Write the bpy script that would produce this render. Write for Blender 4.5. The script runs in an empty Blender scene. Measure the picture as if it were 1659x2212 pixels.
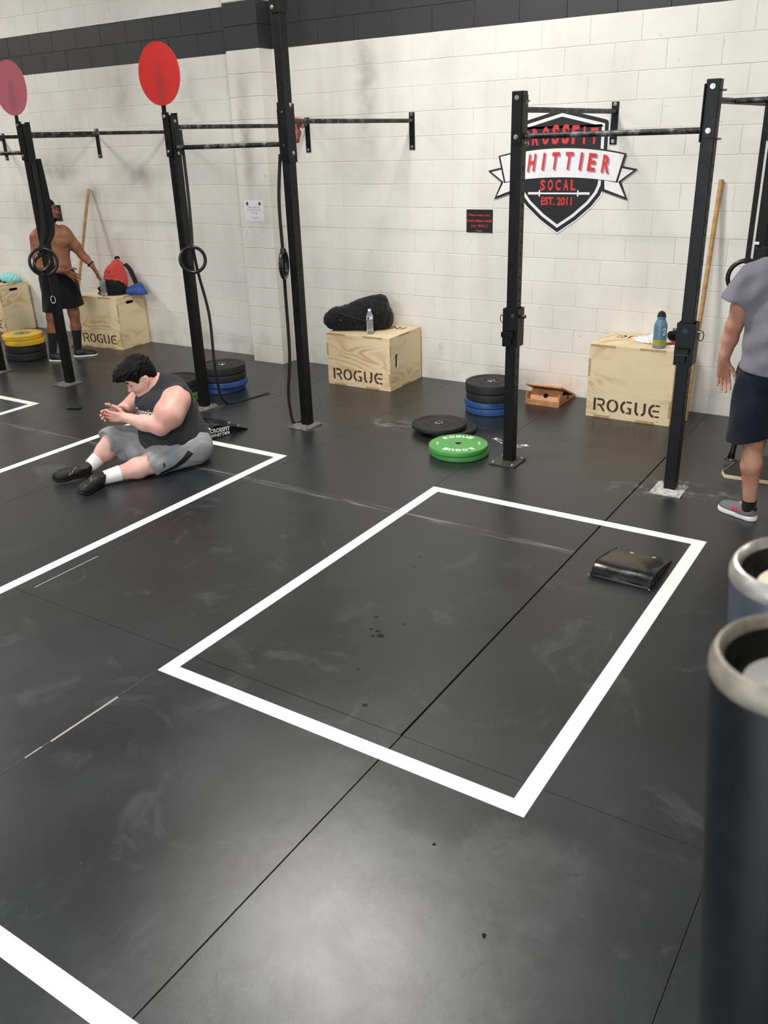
import bpy, bmesh, math, random
import numpy as np
from mathutils import Vector, Matrix
from mathutils.bvhtree import BVHTree

random.seed(7)
sc = bpy.context.scene
COL = sc.collection
PI = math.pi

# ------------------------------------------------------------------ camera
cam_d = bpy.data.cameras.new('camera')
cam = bpy.data.objects.new('camera', cam_d)
COL.objects.link(cam)
cam.location = (2.73482, -7.28299, 2.21054)
cam.rotation_euler = (1.15923933, 0.0315294122, 0.570898209)
cam_d.sensor_fit = 'VERTICAL'
cam_d.sensor_height = 24.0
cam_d.lens = 1847.1 / 2212.0 * 24.0
cam_d.clip_start = 0.02
cam_d.clip_end = 100
cam_d.dof.use_dof = True
cam_d.dof.focus_distance = 6.0
cam_d.dof.aperture_fstop = 13.5
sc.camera = cam

# ------------------------------------------------------------------ world, lights, exposure
world = bpy.data.worlds.new('world')
sc.world = world
world.use_nodes = True
world.node_tree.nodes['Background'].inputs[0].default_value = (0.75, 0.85, 1.0, 1)
world.node_tree.nodes['Background'].inputs[1].default_value = 0.6
sc.view_settings.view_transform = 'Standard'
sc.view_settings.look = 'None'
sc.view_settings.exposure = -0.05
sc.view_settings.gamma = 1.0
sc.view_settings.use_curve_mapping = False
try:
    sc.cycles.use_denoising = True
    sc.cycles.max_bounces = 8
    sc.cycles.sample_clamp_indirect = 6.0
except Exception:
    pass

LAMPS = [(-0.9, -2.9), (-9.5, -2.9), (7.6, -2.9), (-5.2, -8.6), (1.6, -8.6)]  # last two are an unseen row, added for light from the front
LAMP_Z = 5.25
LAMP_W = [245, 225, 110, 260, 250]
def area_light(name, loc, size, power, col, rot=(0, 0, 0)):
    d = bpy.data.lights.new(name, 'AREA')
    d.shape = 'RECTANGLE'
    d.size, d.size_y = size
    d.energy = power
    d.color = col
    o = bpy.data.objects.new(name, d)
    COL.objects.link(o)
    o.location = loc
    o.rotation_euler = rot
    return o
for (lx, ly), w in zip(LAMPS, LAMP_W):
    area_light('lamp_light', (lx, ly, LAMP_Z - 0.07), (1.15, 0.5), w, (1.0, 0.975, 0.935))
# added cool fill from behind the camera, as if through an unseen door
area_light('rear_fill', (1.0, -13.6, 2.0), (6.0, 3.6), 380, (0.86, 0.93, 1.0), (PI / 2, 0, 0))

# ------------------------------------------------------------------ helpers
def lin(c):
    if isinstance(c, str):
        c = c.lstrip('#')
        c = [int(c[i:i + 2], 16) / 255 for i in (0, 2, 4)]
    return tuple(x / 12.92 if x <= 0.04045 else ((x + 0.055) / 1.055) ** 2.4 for x in c) + (1.0,)

class NT:
    """small node-tree writer"""
    def __init__(s, name):
        s.m = bpy.data.materials.new(name)
        s.m.use_nodes = True
        s.t = s.m.node_tree
        s.b = s.t.nodes['Principled BSDF']
    def n(s, kind, **kw):
        nd = s.t.nodes.new(kind)
        for k, v in kw.items():
            setattr(nd, k, v)
        return nd
    def link(s, a, b):
        s.t.links.new(a, b)
    def put(s, sock, v):
        if hasattr(v, 'is_output'):
            s.link(v, sock)
        else:
            sock.default_value = v
    def math(s, op, a, b=0.0, c=None, clamp=False):
        nd = s.n('ShaderNodeMath', operation=op)
        nd.use_clamp = clamp
        s.put(nd.inputs[0], a)
        s.put(nd.inputs[1], b)
        if c is not None:
            s.put(nd.inputs[2], c)
        return nd.outputs[0]
    def vmath(s, op, a, b=(0, 0, 0)):
        nd = s.n('ShaderNodeVectorMath', operation=op)
        s.put(nd.inputs[0], a)
        s.put(nd.inputs[1], b)
        return nd.outputs['Value' if op in ('LENGTH', 'DOT_PRODUCT') else 'Vector']
    def noise(s, vec, scale, detail=3, rough=0.55, dist=0.0):
        nd = s.n('ShaderNodeTexNoise')
        s.link(vec, nd.inputs['Vector'])
        nd.inputs['Scale'].default_value = scale
        nd.inputs['Detail'].default_value = detail
        nd.inputs['Roughness'].default_value = rough
        nd.inputs['Distortion'].default_value = dist
        return nd.outputs['Fac']
    def ramp(s, fac, stops):
        nd = s.n('ShaderNodeValToRGB')
        s.link(fac, nd.inputs[0])
        e = nd.color_ramp.elements
        while len(e) < len(stops):
            e.new(0.5)
        for el, (p, c) in zip(e, stops):
            el.position = p
            el.color = c
        return nd.outputs[0]
    def rng(s, v, a, b, c=0.0, d=1.0, smooth=True):
        nd = s.n('ShaderNodeMapRange')
        nd.interpolation_type = 'SMOOTHSTEP' if smooth else 'LINEAR'
        s.put(nd.inputs[0], v)
        for i, x in enumerate((a, b, c, d)):
            nd.inputs[i + 1].default_value = x
        return nd.outputs[0]
    def mix(s, fac, a, b, mode='MIX'):
        nd = s.n('ShaderNodeMix', data_type='RGBA', blend_type=mode)
        s.put(nd.inputs[0], fac)
        s.put(nd.inputs[6], a)
        s.put(nd.inputs[7], b)
        return nd.outputs[2]
    def bump(s, h, strength, dist=0.01):
        nd = s.n('ShaderNodeBump')
        nd.inputs['Strength'].default_value = strength
        nd.inputs['Distance'].default_value = dist
        s.link(h, nd.inputs['Height'])
        s.link(nd.outputs[0], s.b.inputs['Normal'])
    def objco(s):
        return s.n('ShaderNodeTexCoord').outputs['Object']
    def pos(s):
        return s.n('ShaderNodeNewGeometry').outputs['Position']
    def rand(s):
        return s.n('ShaderNodeObjectInfo').outputs['Random']

def mat(name, col, rough=0.5, metal=0.0, var=0.06, vscale=9.0, bump=0.0, bscale=80.0, spec=0.5, coat=0.0, sheen=0.0):
    t = NT(name)
    c = lin(col)
    co = t.objco()
    if var:
        f = t.noise(co, vscale, 4)
        lo = tuple(x * (1 - var * 2.2) for x in c[:3]) + (1,)
        hi = tuple(min(1, x * (1 + var * 2.2)) for x in c[:3]) + (1,)
        t.link(t.ramp(f, [(0.3, lo), (0.7, hi)]), t.b.inputs['Base Color'])
        t.link(t.rng(f, 0.2, 0.8, max(0.02, rough - 0.06), min(1, rough + 0.06)), t.b.inputs['Roughness'])
    else:
        t.b.inputs['Base Color'].default_value = c
        t.b.inputs['Roughness'].default_value = rough
    t.b.inputs['Metallic'].default_value = metal
    t.b.inputs['Specular IOR Level'].default_value = spec
    t.b.inputs['Coat Weight'].default_value = coat
    t.b.inputs['Sheen Weight'].default_value = sheen
    if bump:
        t.bump(t.noise(co, bscale, 3), bump, 0.003)
    return t.m

def wall_paint(name, base, dark, amount):
    t = NT(name)
    P = t.pos()
    f1 = t.noise(P, 1.3, 4)
    st = t.vmath('MULTIPLY', P, (3.0, 3.0, 0.5))
    f2 = t.noise(st, 1.0, 3)
    c = t.mix(t.math('MULTIPLY', t.rng(f1, 0.35, 0.75), amount), lin(base), lin(dark))
    c = t.mix(t.math('MULTIPLY', t.rng(f2, 0.45, 0.8), amount * 1.1), c, lin(dark))
    r = t.rand()
    c = t.mix(t.math('MULTIPLY', r, 0.10), c, lin(dark))
    if amount > 0.15:
        # chalk and ball marks on the paint
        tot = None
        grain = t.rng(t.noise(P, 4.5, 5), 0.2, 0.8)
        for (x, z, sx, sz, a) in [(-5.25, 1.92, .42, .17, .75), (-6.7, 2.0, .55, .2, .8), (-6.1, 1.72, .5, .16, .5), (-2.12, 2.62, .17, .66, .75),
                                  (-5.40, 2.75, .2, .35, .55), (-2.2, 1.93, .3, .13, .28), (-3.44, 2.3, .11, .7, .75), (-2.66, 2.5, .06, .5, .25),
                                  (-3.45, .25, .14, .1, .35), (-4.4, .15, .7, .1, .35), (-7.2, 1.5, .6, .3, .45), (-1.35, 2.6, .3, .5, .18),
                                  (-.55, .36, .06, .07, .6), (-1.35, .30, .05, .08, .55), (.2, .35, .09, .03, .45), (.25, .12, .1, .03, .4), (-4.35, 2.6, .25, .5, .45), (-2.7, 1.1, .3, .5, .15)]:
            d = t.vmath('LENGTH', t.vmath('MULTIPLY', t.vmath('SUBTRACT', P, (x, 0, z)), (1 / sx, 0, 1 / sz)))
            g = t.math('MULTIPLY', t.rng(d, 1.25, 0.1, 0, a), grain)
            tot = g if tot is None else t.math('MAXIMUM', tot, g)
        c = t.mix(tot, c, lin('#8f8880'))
        # patchy greyer tone towards the foot of the wall
        sep = t.n('ShaderNodeSeparateXYZ')
        t.link(P, sep.inputs[0])
        foot = t.math('MULTIPLY', t.rng(sep.outputs[2], 0.30, 0.0, 0, 0.55), t.rng(t.noise(P, 5.0, 4), 0.35, 0.75))
        c = t.mix(foot, c, lin('#a8a49a'))
        specks = t.rng(t.noise(P, 23.0, 2), 0.735, 0.76)
        c = t.mix(t.math('MULTIPLY', specks, 0.55), c, lin('#6b655e'))
    t.link(c, t.b.inputs['Base Color'])
    t.b.inputs['Roughness'].default_value = 0.55
    t.bump(t.noise(P, 95.0, 4, 0.65), 0.22, 0.004)
    return t.m

def rubber_floor():
    t = NT('mat_rubber')
    P = t.pos()
    f = t.noise(P, 1.1, 5, 0.6)
    g = t.noise(P, 160.0, 2)
    c = t.ramp(f, [(0.28, lin('#191b1e')), (0.5, lin('#202327')), (0.75, lin('#2a2d32'))])
    c = t.mix(t.math('MULTIPLY', t.rand(), 0.35), c, lin('#262726'))
    c = t.mix(t.rng(g, 0.35, 0.7, 0.0, 0.18), c, lin('#1c1c1c'))
    sep = t.n('ShaderNodeSeparateXYZ')
    t.link(P, sep.inputs[0])
    # scraped chalk along the seam of the far mats
    st = t.vmath('MULTIPLY', P, (2.2, 75.0, 1.0))
    lines = t.rng(t.noise(st, 1.0, 3), 0.5, 0.62)
    dy = t.math('ABSOLUTE', t.math('ADD', sep.outputs[1], 3.022))
    dyn = t.math('ADD', dy, t.math('MULTIPLY', t.noise(P, 3.0, 3), 0.03))
    band = t.rng(dyn, 0.062, 0.03, 0, 0.55)
    lim = t.math('MULTIPLY', t.rng(sep.outputs[0], -4.4, -4.0), t.rng(sep.outputs[0], 1.23, 1.2))
    c = t.mix(t.math('MULTIPLY', t.math('MULTIPLY', lines, band), lim), c, lin('#9a9896'))
    # chalk dust round the feet of the uprights and where people chalk up
    dust = t.rng(t.noise(P, 9.0, 6, 0.75), 0.46, 0.72)
    for (x, y, r0, r1, a) in [(1.42, -1.81, .30, .10, .85), (-1.63, -1.83, .22, .1, .5), (-2.8, -1.8, .2, .1, .35), (-1.0, -1.45, .33, .0, .5), (-.75, -1.3, .2, .0, .3), (1.15, -1.95, .22, 0, .3), (1.72, -1.75, .25, .0, .35)]:
        d = t.vmath('LENGTH', t.vmath('MULTIPLY', t.vmath('SUBTRACT', P, (x, y, 0)), (1, 1.2, 0)))
        c = t.mix(t.math('MULTIPLY', t.rng(d, r0, r1, 0, a), dust), c, lin('#b9b7b3'))
    # pale trodden dust on the near mats, with a blotchy edge
    film = t.noise(t.vmath('MULTIPLY', P, (1.0, 1.0, 0)), 1.7, 6, 0.62, 0.6)
    edge = t.math('ADD', t.math('MULTIPLY', sep.outputs[1], -1.0), t.math('MULTIPLY', film, 1.1))
    reach = t.math('MULTIPLY', t.rng(edge, 5.72, 5.9), t.math('MULTIPLY', t.rng(sep.outputs[0], .75, 1.3), t.rng(sep.outputs[0], 2.35, 1.9)))
    blot = t.rng(t.noise(P, 5.0, 6, 0.7, 0.8), 0.3, 0.62, 0.25, 0.7)
    c = t.mix(t.math('MULTIPLY', reach, blot), c, lin('#484a4b'))
    film2 = t.math('MULTIPLY', t.rng(t.noise(P, 2.6, 6, 0.68, 1.0), 0.54, 0.68), t.rng(sep.outputs[1], -3.0, -3.6))
    c = t.mix(t.math('MULTIPLY', film2, 0.28), c, lin('#55585a'))
    # scuffs near the camera
    sc_ = t.rng(t.noise(P, 11.0, 6, 0.72, 1.2), 0.61, 0.68)
    c = t.mix(t.math('MULTIPLY', sc_, 0.5), c, lin('#1b1b1b'))
    flecks = t.rng(t.noise(P, 60.0, 1), 0.80, 0.82)
    c = t.mix(t.math('MULTIPLY', flecks, 0.6), c, lin('#8a8a88'))
    t.link(c, t.b.inputs['Base Color'])
    t.link(t.rng(f, 0.3, 0.7, 0.29, 0.38), t.b.inputs['Roughness'])
    t.b.inputs['Specular IOR Level'].default_value = 0.62
    h = t.math('ADD', t.noise(P, 420.0, 2), t.math('MULTIPLY', t.noise(P, 6.0, 3), 2.5))
    t.bump(h, 0.15, 0.002)
    return t.m

def plywood(name, stops=('#c7a575', '#dabf95', '#e8d3ae'), seed=0.0, stretch=(0.9, 0.9, 2.6)):
    t = NT(name)
    co = t.objco()
    rv = t.n('ShaderNodeCombineXYZ')
    rr = t.math('MULTIPLY', t.rand(), 37.0)
    t.link(rr, rv.inputs[0]); t.link(rr, rv.inputs[2])
    v = t.vmath('ADD', t.vmath('MULTIPLY', co, stretch), rv.outputs[0])
    n1 = t.noise(v, 1.6, 2, 0.45, 0.7)
    rings = t.math('FRACT', t.math('MULTIPLY', n1, 9.0))
    tri = t.math('ABSOLUTE', t.math('SUBTRACT', t.math('MULTIPLY', rings, 2.0), 1.0))
    fig = t.math('MULTIPLY', t.rng(tri, 0.0, 1.0), t.rng(t.noise(v, 1.1, 2), 0.42, 0.62))
    c = t.mix(fig, lin(stops[2]), lin(stops[0]))
    fine = t.noise(t.vmath('MULTIPLY', co, (4.0, 4.0, 60.0)), 2.0, 3)
    c = t.mix(t.rng(fine, 0.4, 0.75, 0, 0.35), c, lin(stops[1]))
    c = t.mix(t.rng(t.noise(co, 2.0, 2), 0.5, 0.8, 0, 0.3), c, lin('#c99f6c'))
    t.link(c, t.b.inputs['Base Color'])
    t.b.inputs['Roughness'].default_value = 0.5
    t.bump(fine, 0.05, 0.002)
    return t.m

def skin(name, col, red):
    t = NT(name)
    co = t.objco()
    f = t.noise(co, 7.0, 3)
    c = t.mix(t.rng(f, 0.35, 0.7), lin(col), lin(red))
    t.link(c, t.b.inputs['Base Color'])
    t.b.inputs['Roughness'].default_value = 0.52
    t.b.inputs['Specular IOR Level'].default_value = 0.35
    t.b.inputs['Subsurface Weight'].default_value = 0.12
    t.b.inputs['Subsurface Radius'].default_value = (0.02, 0.008, 0.004)
    t.b.inputs['Subsurface Scale'].default_value = 0.4
    t.bump(t.noise(co, 130.0, 2), 0.08, 0.002)
    return t.m

def cloth(name, col, dark=None, heather=0.25, rough=0.9):
    t = NT(name)
    co = t.objco()
    d = dark or col
    f = t.noise(co, 420.0, 2)
    g = t.noise(co, 5.0, 3)
    c = t.mix(t.rng(f, 0.35, 0.65, 0, heather), lin(col), lin(d))
    c = t.mix(t.rng(g, 0.5, 0.75, 0, heather), c, lin(d))
    t.link(c, t.b.inputs['Base Color'])
    t.b.inputs['Roughness'].default_value = rough
    t.b.inputs['Specular IOR Level'].default_value = 0.25
    t.b.inputs['Sheen Weight'].default_value = 0.08
    t.bump(t.math('ADD', t.noise(co, 26.0, 3), t.math('MULTIPLY', f, 0.3)), 0.35, 0.006)
    return t.m

def clear(name, col=(1, 1, 1, 1), ior=1.33, rough=0.02, trans=1.0):
    t = NT(name)
    t.b.inputs['Base Color'].default_value = col
    t.b.inputs['Transmission Weight'].default_value = trans
    t.b.inputs['Roughness'].default_value = rough
    t.b.inputs['IOR'].default_value = ior
    return t.m

M = {}
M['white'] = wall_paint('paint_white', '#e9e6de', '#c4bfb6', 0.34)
M['black_band'] = wall_paint('paint_black', '#323234', '#262627', 0.12)
M['mortar_w'] = mat('mortar_white', '#d9d5cb', .7)
M['mortar_b'] = mat('mortar_black', '#1c1c1d', .7)
M['room'] = mat('room_paint', '#a29f98', .8, vscale=1)
M['ceil'] = mat('ceiling_paint', '#cfccc4', .85, vscale=1)
M['slab'] = mat('concrete_slab', '#2a2a29', .8)
M['mat'] = rubber_floor()
M['tape'] = mat('tape_white', '#f4f4f2', .45, var=.02, vscale=30)
M['tan'] = mat('tan_filler', '#a59c8b', .8, vscale=30)
M['steel_blk'] = mat('steel_black', '#08090a', .42, var=.1, vscale=14, bump=.06, bscale=300, spec=.32)
M['steel_chalk'] = None
M['hole'] = mat('hole_dark', '#030303', .9, var=0)
M['zinc'] = mat('zinc', '#c9c9c6', .3, 1.0, var=.08, vscale=60)
M['chrome'] = mat('chrome', '#d8d8d6', .14, 1.0, var=.05, vscale=40)
M['plate_metal'] = mat('plate_metal', '#4d4d4b', .5, .6, var=.15, vscale=30)
M['chalkplate'] = mat('chalk_plate', '#c4c2bd', .9, var=.18, vscale=28)
M['dustplate'] = mat('dust_plate', '#6a6663', .85, var=.25, vscale=35)
M['red_disc'] = mat('disc_red', '#c42723', .42, var=.05, vscale=4)
M['pink_disc'] = mat('disc_pink', '#b85f66', .42, var=.05, vscale=4)
M['disc_mark'] = mat('disc_smudge', '#9d2a26', .5)
M['rub_blk'] = mat('rubber_black', '#19191a', .6, var=.12, vscale=60, bump=.3, bscale=240)
M['rub_blue'] = mat('rubber_blue', '#26497c', .45, var=.06, vscale=8)
M['rub_green'] = mat('rubber_green', '#4d9a48', .42, var=.04, vscale=8)
M['rub_yel'] = mat('rubber_yellow', '#d9b02a', .45, var=.06, vscale=8)
M['hub'] = mat('hub_steel', '#8f8d88', .35, .9)
M['ply'] = plywood('plywood')
M['ply_edge'] = mat('plywood_edge', '#b8976a', .7, var=.2, vscale=90)
M['stencil'] = mat('stencil_brown', '#4a2f1e', .8, var=.12, vscale=40)
M['print_w'] = mat('print_white', '#eeeeea', .5, var=.02)
M['print_k'] = mat('print_black', '#1b1a1b', .5, var=.05)
M['print_r'] = mat('print_red', '#d2353a', .5, var=.04)
M['print_g'] = mat('print_grey', '#9b999b', .5, var=.03)
M['sign_w'] = mat('sign_white', '#eceaec', .45, var=.02)
M['ply_k'] = mat('ramp_wood', '#c98f60', .45, var=.12, vscale=14)
M['dowel'] = mat('dowel_wood', '#b58f5c', .5, var=.12, vscale=18)
M['vinyl'] = mat('vinyl_black', '#121213', .22, var=.06, vscale=20, bump=.12, bscale=40)
M['strap'] = mat('webbing_black', '#0f0f11', .75, var=.1, vscale=50, bump=.2, bscale=500)
M['ring'] = mat('ring_black', '#141416', .3, var=.05)
M['flask'] = mat('flask_blue', '#5d7f94', .4, var=.04)
M['flask_band'] = mat('flask_yellow', '#a9a32a', .5, var=.12, vscale=30)
M['plastic_k'] = mat('plastic_black', '#1a1b1d', .4)
M['pet'] = clear('pet_clear', (.96, .98, 1, 1), 1.25, .03, .80)
M['water'] = clear('water_clear', (.95, .98, 1, 1), 1.33)
M['cap_w'] = mat('cap_white', '#e9ecef', .35)
M['label_b'] = mat('label_blue', '#2b4fa8', .4)
M['duffel'] = cloth('duffel_black', '#131416', '#0b0b0c', .4, .75)
M['bag_red'] = cloth('bag_red', '#cf4c48', '#b53e3d', .3, .8)
M['towel_blue'] = cloth('towel_blue', '#3a5a9f', '#27427c', .4)
M['towel_teal'] = cloth('towel_teal', '#9ed9d6', '#62b1b0', .5)
M['towel_white'] = cloth('towel_white', '#ece9ec', '#d3cfd4', .3)
M['cloth_navy'] = cloth('cloth_navy', '#2c2a3d', '#1b1a28', .4)
M['cloth_red'] = cloth('cloth_red', '#b4423f', '#8f2f30', .3)
M['cloth_pink'] = cloth('cloth_pink', '#cf7a70', '#b5584f', .4)
M['glove_blk'] = cloth('glove_black', '#0f0f10', '#070707', .3)
M['lamp_body'] = mat('lamp_housing', '#d7d7d2', .4)
t_ = NT('lamp_glow'); t_.b.inputs['Emission Color'].default_value = (1, .95, .87, 1); t_.b.inputs['Emission Strength'].default_value = 4.0
M['lamp_glow'] = t_.m
def chalk_steel():
    t = NT('steel_chalked')
    co = t.objco()
    f = t.noise(co, 14.0, 5, 0.7)
    t.link(t.mix(t.rng(f, 0.45, 0.72, 0, 0.75), lin('#121315'), lin('#8a8b8d')), t.b.inputs['Base Color'])
    t.b.inputs['Roughness'].default_value = 0.5
    t.b.inputs['Metallic'].default_value = 0.3
    return t.m
M['bar'] = chalk_steel()

def obj(name, bm_or_me, m, parent=None, smooth=False, loc=None):
    if isinstance(bm_or_me, bmesh.types.BMesh):
        bmesh.ops.recalc_face_normals(bm_or_me, faces=bm_or_me.faces)
        me = bpy.data.meshes.new(name)
        bm_or_me.to_mesh(me)
        bm_or_me.free()
    else:
        me = bm_or_me
    if smooth:
        me.polygons.foreach_set('use_smooth', [True] * len(me.polygons))
        if smooth == 'auto':
            try:
                me.set_sharp_from_angle(angle=math.radians(38))
            except Exception:
                pass
    if m is not None:
        me.materials.clear()
        me.materials.append(M[m] if isinstance(m, str) else m)
    o = bpy.data.objects.new(name, me)
    COL.objects.link(o)
    if parent is not None:
        o.parent = parent
    if loc is not None:
        o.location = loc
    return o

def thing(name, label, cat, loc=(0, 0, 0), rz=0.0, group=None):
    o = bpy.data.objects.new(name, None)
    o.empty_display_size = 0.1
    COL.objects.link(o)
    o.location = loc
    o.rotation_euler = (0, 0, rz)
    tag(o, label, cat, group)
    return o
def tag(o, label, cat, group=None):
    o['label'] = label
    o['category'] = cat
    if group:
        o['group'] = group
    return o
def copy_tree(o, parent=None):
    c = o.copy()
    COL.objects.link(c)
    if parent is not None:
        c.parent = parent
    for ch in list(o.children):
        copy_tree(ch, c)
    return c
def struct(o, label=None):
    o['kind'] = 'structure'
    if label:
        o['label'] = label
    return o

V = Vector
def bm_new():
    return bmesh.new()
def add_box(bm, c, s, rot=None, bevel=0.0):
    mtx = Matrix.Translation(V(c))
    if rot is not None:
        mtx = mtx @ rot.to_4x4()
    r = bmesh.ops.create_cube(bm, size=1.0, matrix=mtx @ Matrix.Diagonal((*s, 1)))
    if bevel:
        es = list({e for v in r['verts'] for e in v.link_edges})
        bmesh.ops.bevel(bm, geom=es, offset=bevel, segments=2, profile=0.5, affect='EDGES')
def frame(d):
    d = V(d).normalized()
    u = V((0, 0, 1)) if abs(d.z) < 0.95 else V((1, 0, 0))
    x = d.cross(u).normalized()
    return x, d.cross(x).normalized(), d
def add_cyl(bm, a, b, r1, r2=None, seg=20, caps=True):
    a, b = V(a), V(b)
    r2 = r1 if r2 is None else r2
    x, y, d = frame(b - a)
    A = [bm.verts.new(a + (x * math.cos(t) + y * math.sin(t)) * r1) for t in [2 * PI * i / seg for i in range(seg)]]
    B = [bm.verts.new(b + (x * math.cos(t) + y * math.sin(t)) * r2) for t in [2 * PI * i / seg for i in range(seg)]]
    for i in range(seg):
        j = (i + 1) % seg
        bm.faces.new((A[i], A[j], B[j], B[i]))
    if caps:
        bm.faces.new(A[::-1])
        bm.faces.new(B)
def add_tube(bm, pts, r, seg=8, closed=False):
    pts = [V(p) for p in pts]
    n = len(pts)
    rings = []
    px = None
    for i, p in enumerate(pts):
        if closed:
            d = pts[(i + 1) % n] - pts[i - 1]
        else:
            d = pts[min(i + 1, n - 1)] - pts[max(i - 1, 0)]
        d.normalize()
        if px is None:
            px, _, _ = frame(d)
        px = (px - d * px.dot(d)).normalized()
        py = d.cross(px)
        rr = r[i] if isinstance(r, (list, tuple)) else r
        rings.append([bm.verts.new(p + (px * math.cos(t) + py * math.sin(t)) * rr) for t in [2 * PI * k / seg for k in range(seg)]])
    m = n if closed else n - 1
    for i in range(m):
        a, b = rings[i], rings[(i + 1) % n]
        for k in range(seg):
            l = (k + 1) % seg
            bm.faces.new((a[k], a[l], b[l], b[k]))
    if not closed:
        bm.faces.new(rings[0][::-1])
        bm.faces.new(rings[-1])
def add_torus(bm, c, normal, R, r, seg=40, s2=12, sx=1.0):
    x, y, d = frame(normal)
    add_tube(bm, [V(c) + x * math.cos(t) * R * sx + y * math.sin(t) * R for t in [2 * PI * i / seg for i in range(seg)]], r, s2, True)
def add_ribbon(bm, pts, side, w, th):
    """flat webbing along pts, width along side"""
    pts = [V(p) for p in pts]
    if len(pts) > 2:                       # Catmull-Rom
        q = []
        for i in range(len(pts) - 1):
            p0, p1, p2_, p3_ = pts[max(i - 1, 0)], pts[i], pts[i + 1], pts[min(i + 2, len(pts) - 1)]
            for k in range(5):
                u = k / 5
                q.append(.5 * (2 * p1 + (p2_ - p0) * u + (2 * p0 - 5 * p1 + 4 * p2_ - p3_) * u * u + (3 * p1 - p0 - 3 * p2_ + p3_) * u ** 3))
        pts = q + [pts[-1]]
    side = V(side).normalized() if not isinstance(side, list) else side
    rows = []
    for i, p in enumerate(pts):
        d = (pts[min(i + 1, len(pts) - 1)] - pts[max(i - 1, 0)]).normalized()
        s = side if not isinstance(side, list) else V(side[i]).normalized()
        s = (s - d * s.dot(d)).normalized()
        n = d.cross(s)
        rows.append([bm.verts.new(p + s * a * w / 2 + n * b * th / 2) for a, b in ((-1, -1), (1, -1), (1, 1), (-1, 1))])
    for a, b in zip(rows, rows[1:]):
        for k in range(4):
            l = (k + 1) % 4
            bm.faces.new((a[k], a[l], b[l], b[k]))
    bm.faces.new(rows[0][::-1])
    bm.faces.new(rows[-1])
def add_lathe(bm, prof, seg=32, c=(0, 0, 0)):
    c = V(c)
    rings = []
    for r, z in prof:
        if r < 1e-5:
            rings.append([bm.verts.new(c + V((0, 0, z)))])
        else:
            rings.append([bm.verts.new(c + V((r * math.cos(t), r * math.sin(t), z))) for t in [2 * PI * i / seg for i in range(seg)]])
    for a, b in zip(rings, rings[1:]):
        for i in range(seg):
            j = (i + 1) % seg
            if len(a) == 1 and len(b) == 1:
                continue
            if len(a) == 1:
                bm.faces.new((a[0], b[j], b[i]))
            elif len(b) == 1:
                bm.faces.new((a[i], a[j], b[0]))
            else:
                bm.faces.new((a[i], a[j], b[j], b[i]))
def add_poly(bm, pts, th, mtx=None):
    """2-D outline extruded: front face at +th"""
    mtx = mtx or Matrix.Identity(4)
    A = [bm.verts.new(mtx @ V((x, y, 0))) for x, y in pts]
    B = [bm.verts.new(mtx @ V((x, y, th))) for x, y in pts]
    n = len(pts)
    for i in range(n):
        j = (i + 1) % n
        bm.faces.new((A[i], A[j], B[j], B[i]))
    bm.faces.new(A[::-1])
    bm.faces.new(B)
def add_stroke(bm, pts, w, th, mtx=None, closed=False):
    """2-D stroke with mitred joins, extruded"""
    P = [V((x, y, 0)) for x, y in pts]
    n = len(P)
    L, Rr = [], []
    for i in range(n):
        a = P[i - 1] if (i > 0 or closed) else None
        b = P[(i + 1) % n] if (i < n - 1 or closed) else None
        d1 = (P[i] - a).normalized() if a is not None else None
        d2 = (b - P[i]).normalized() if b is not None else None
        d1 = d1 or d2
        d2 = d2 or d1
        n1 = V((-d1.y, d1.x, 0)); n2 = V((-d2.y, d2.x, 0))
        m = (n1 + n2).normalized()
        k = min(2.5, 1 / max(0.3, m.dot(n1)))
        L.append(P[i] + m * k * w / 2); Rr.append(P[i] - m * k * w / 2)
    mtx = mtx or Matrix.Identity(4)
    up = V((0, 0, th))
    r = [[bm.verts.new(mtx @ q) for q in (L[i], Rr[i], Rr[i] + up, L[i] + up)] for i in range(n)]
    for i in range(n if closed else n - 1):
        a, b = r[i], r[(i + 1) % n]
        for k in range(4):
            l = (k + 1) % 4
            bm.faces.new((a[k], a[l], b[l], b[k]))
    if not closed:
        bm.faces.new(r[0][::-1]); bm.faces.new(r[-1])
def arc(cx, cy, rx, ry, a0, a1, n=10):
    return [(cx + rx * math.cos(math.radians(a0 + (a1 - a0) * i / n)), cy + ry * math.sin(math.radians(a0 + (a1 - a0) * i / n))) for i in range(n + 1)]

# plane matrices: x right, y up, z out of the surface
WALL = lambda x, y, z: Matrix(((1, 0, 0, x), (0, 0, -1, y), (0, 1, 0, z), (0, 0, 0, 1)))     # faces the room (-y)

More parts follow.
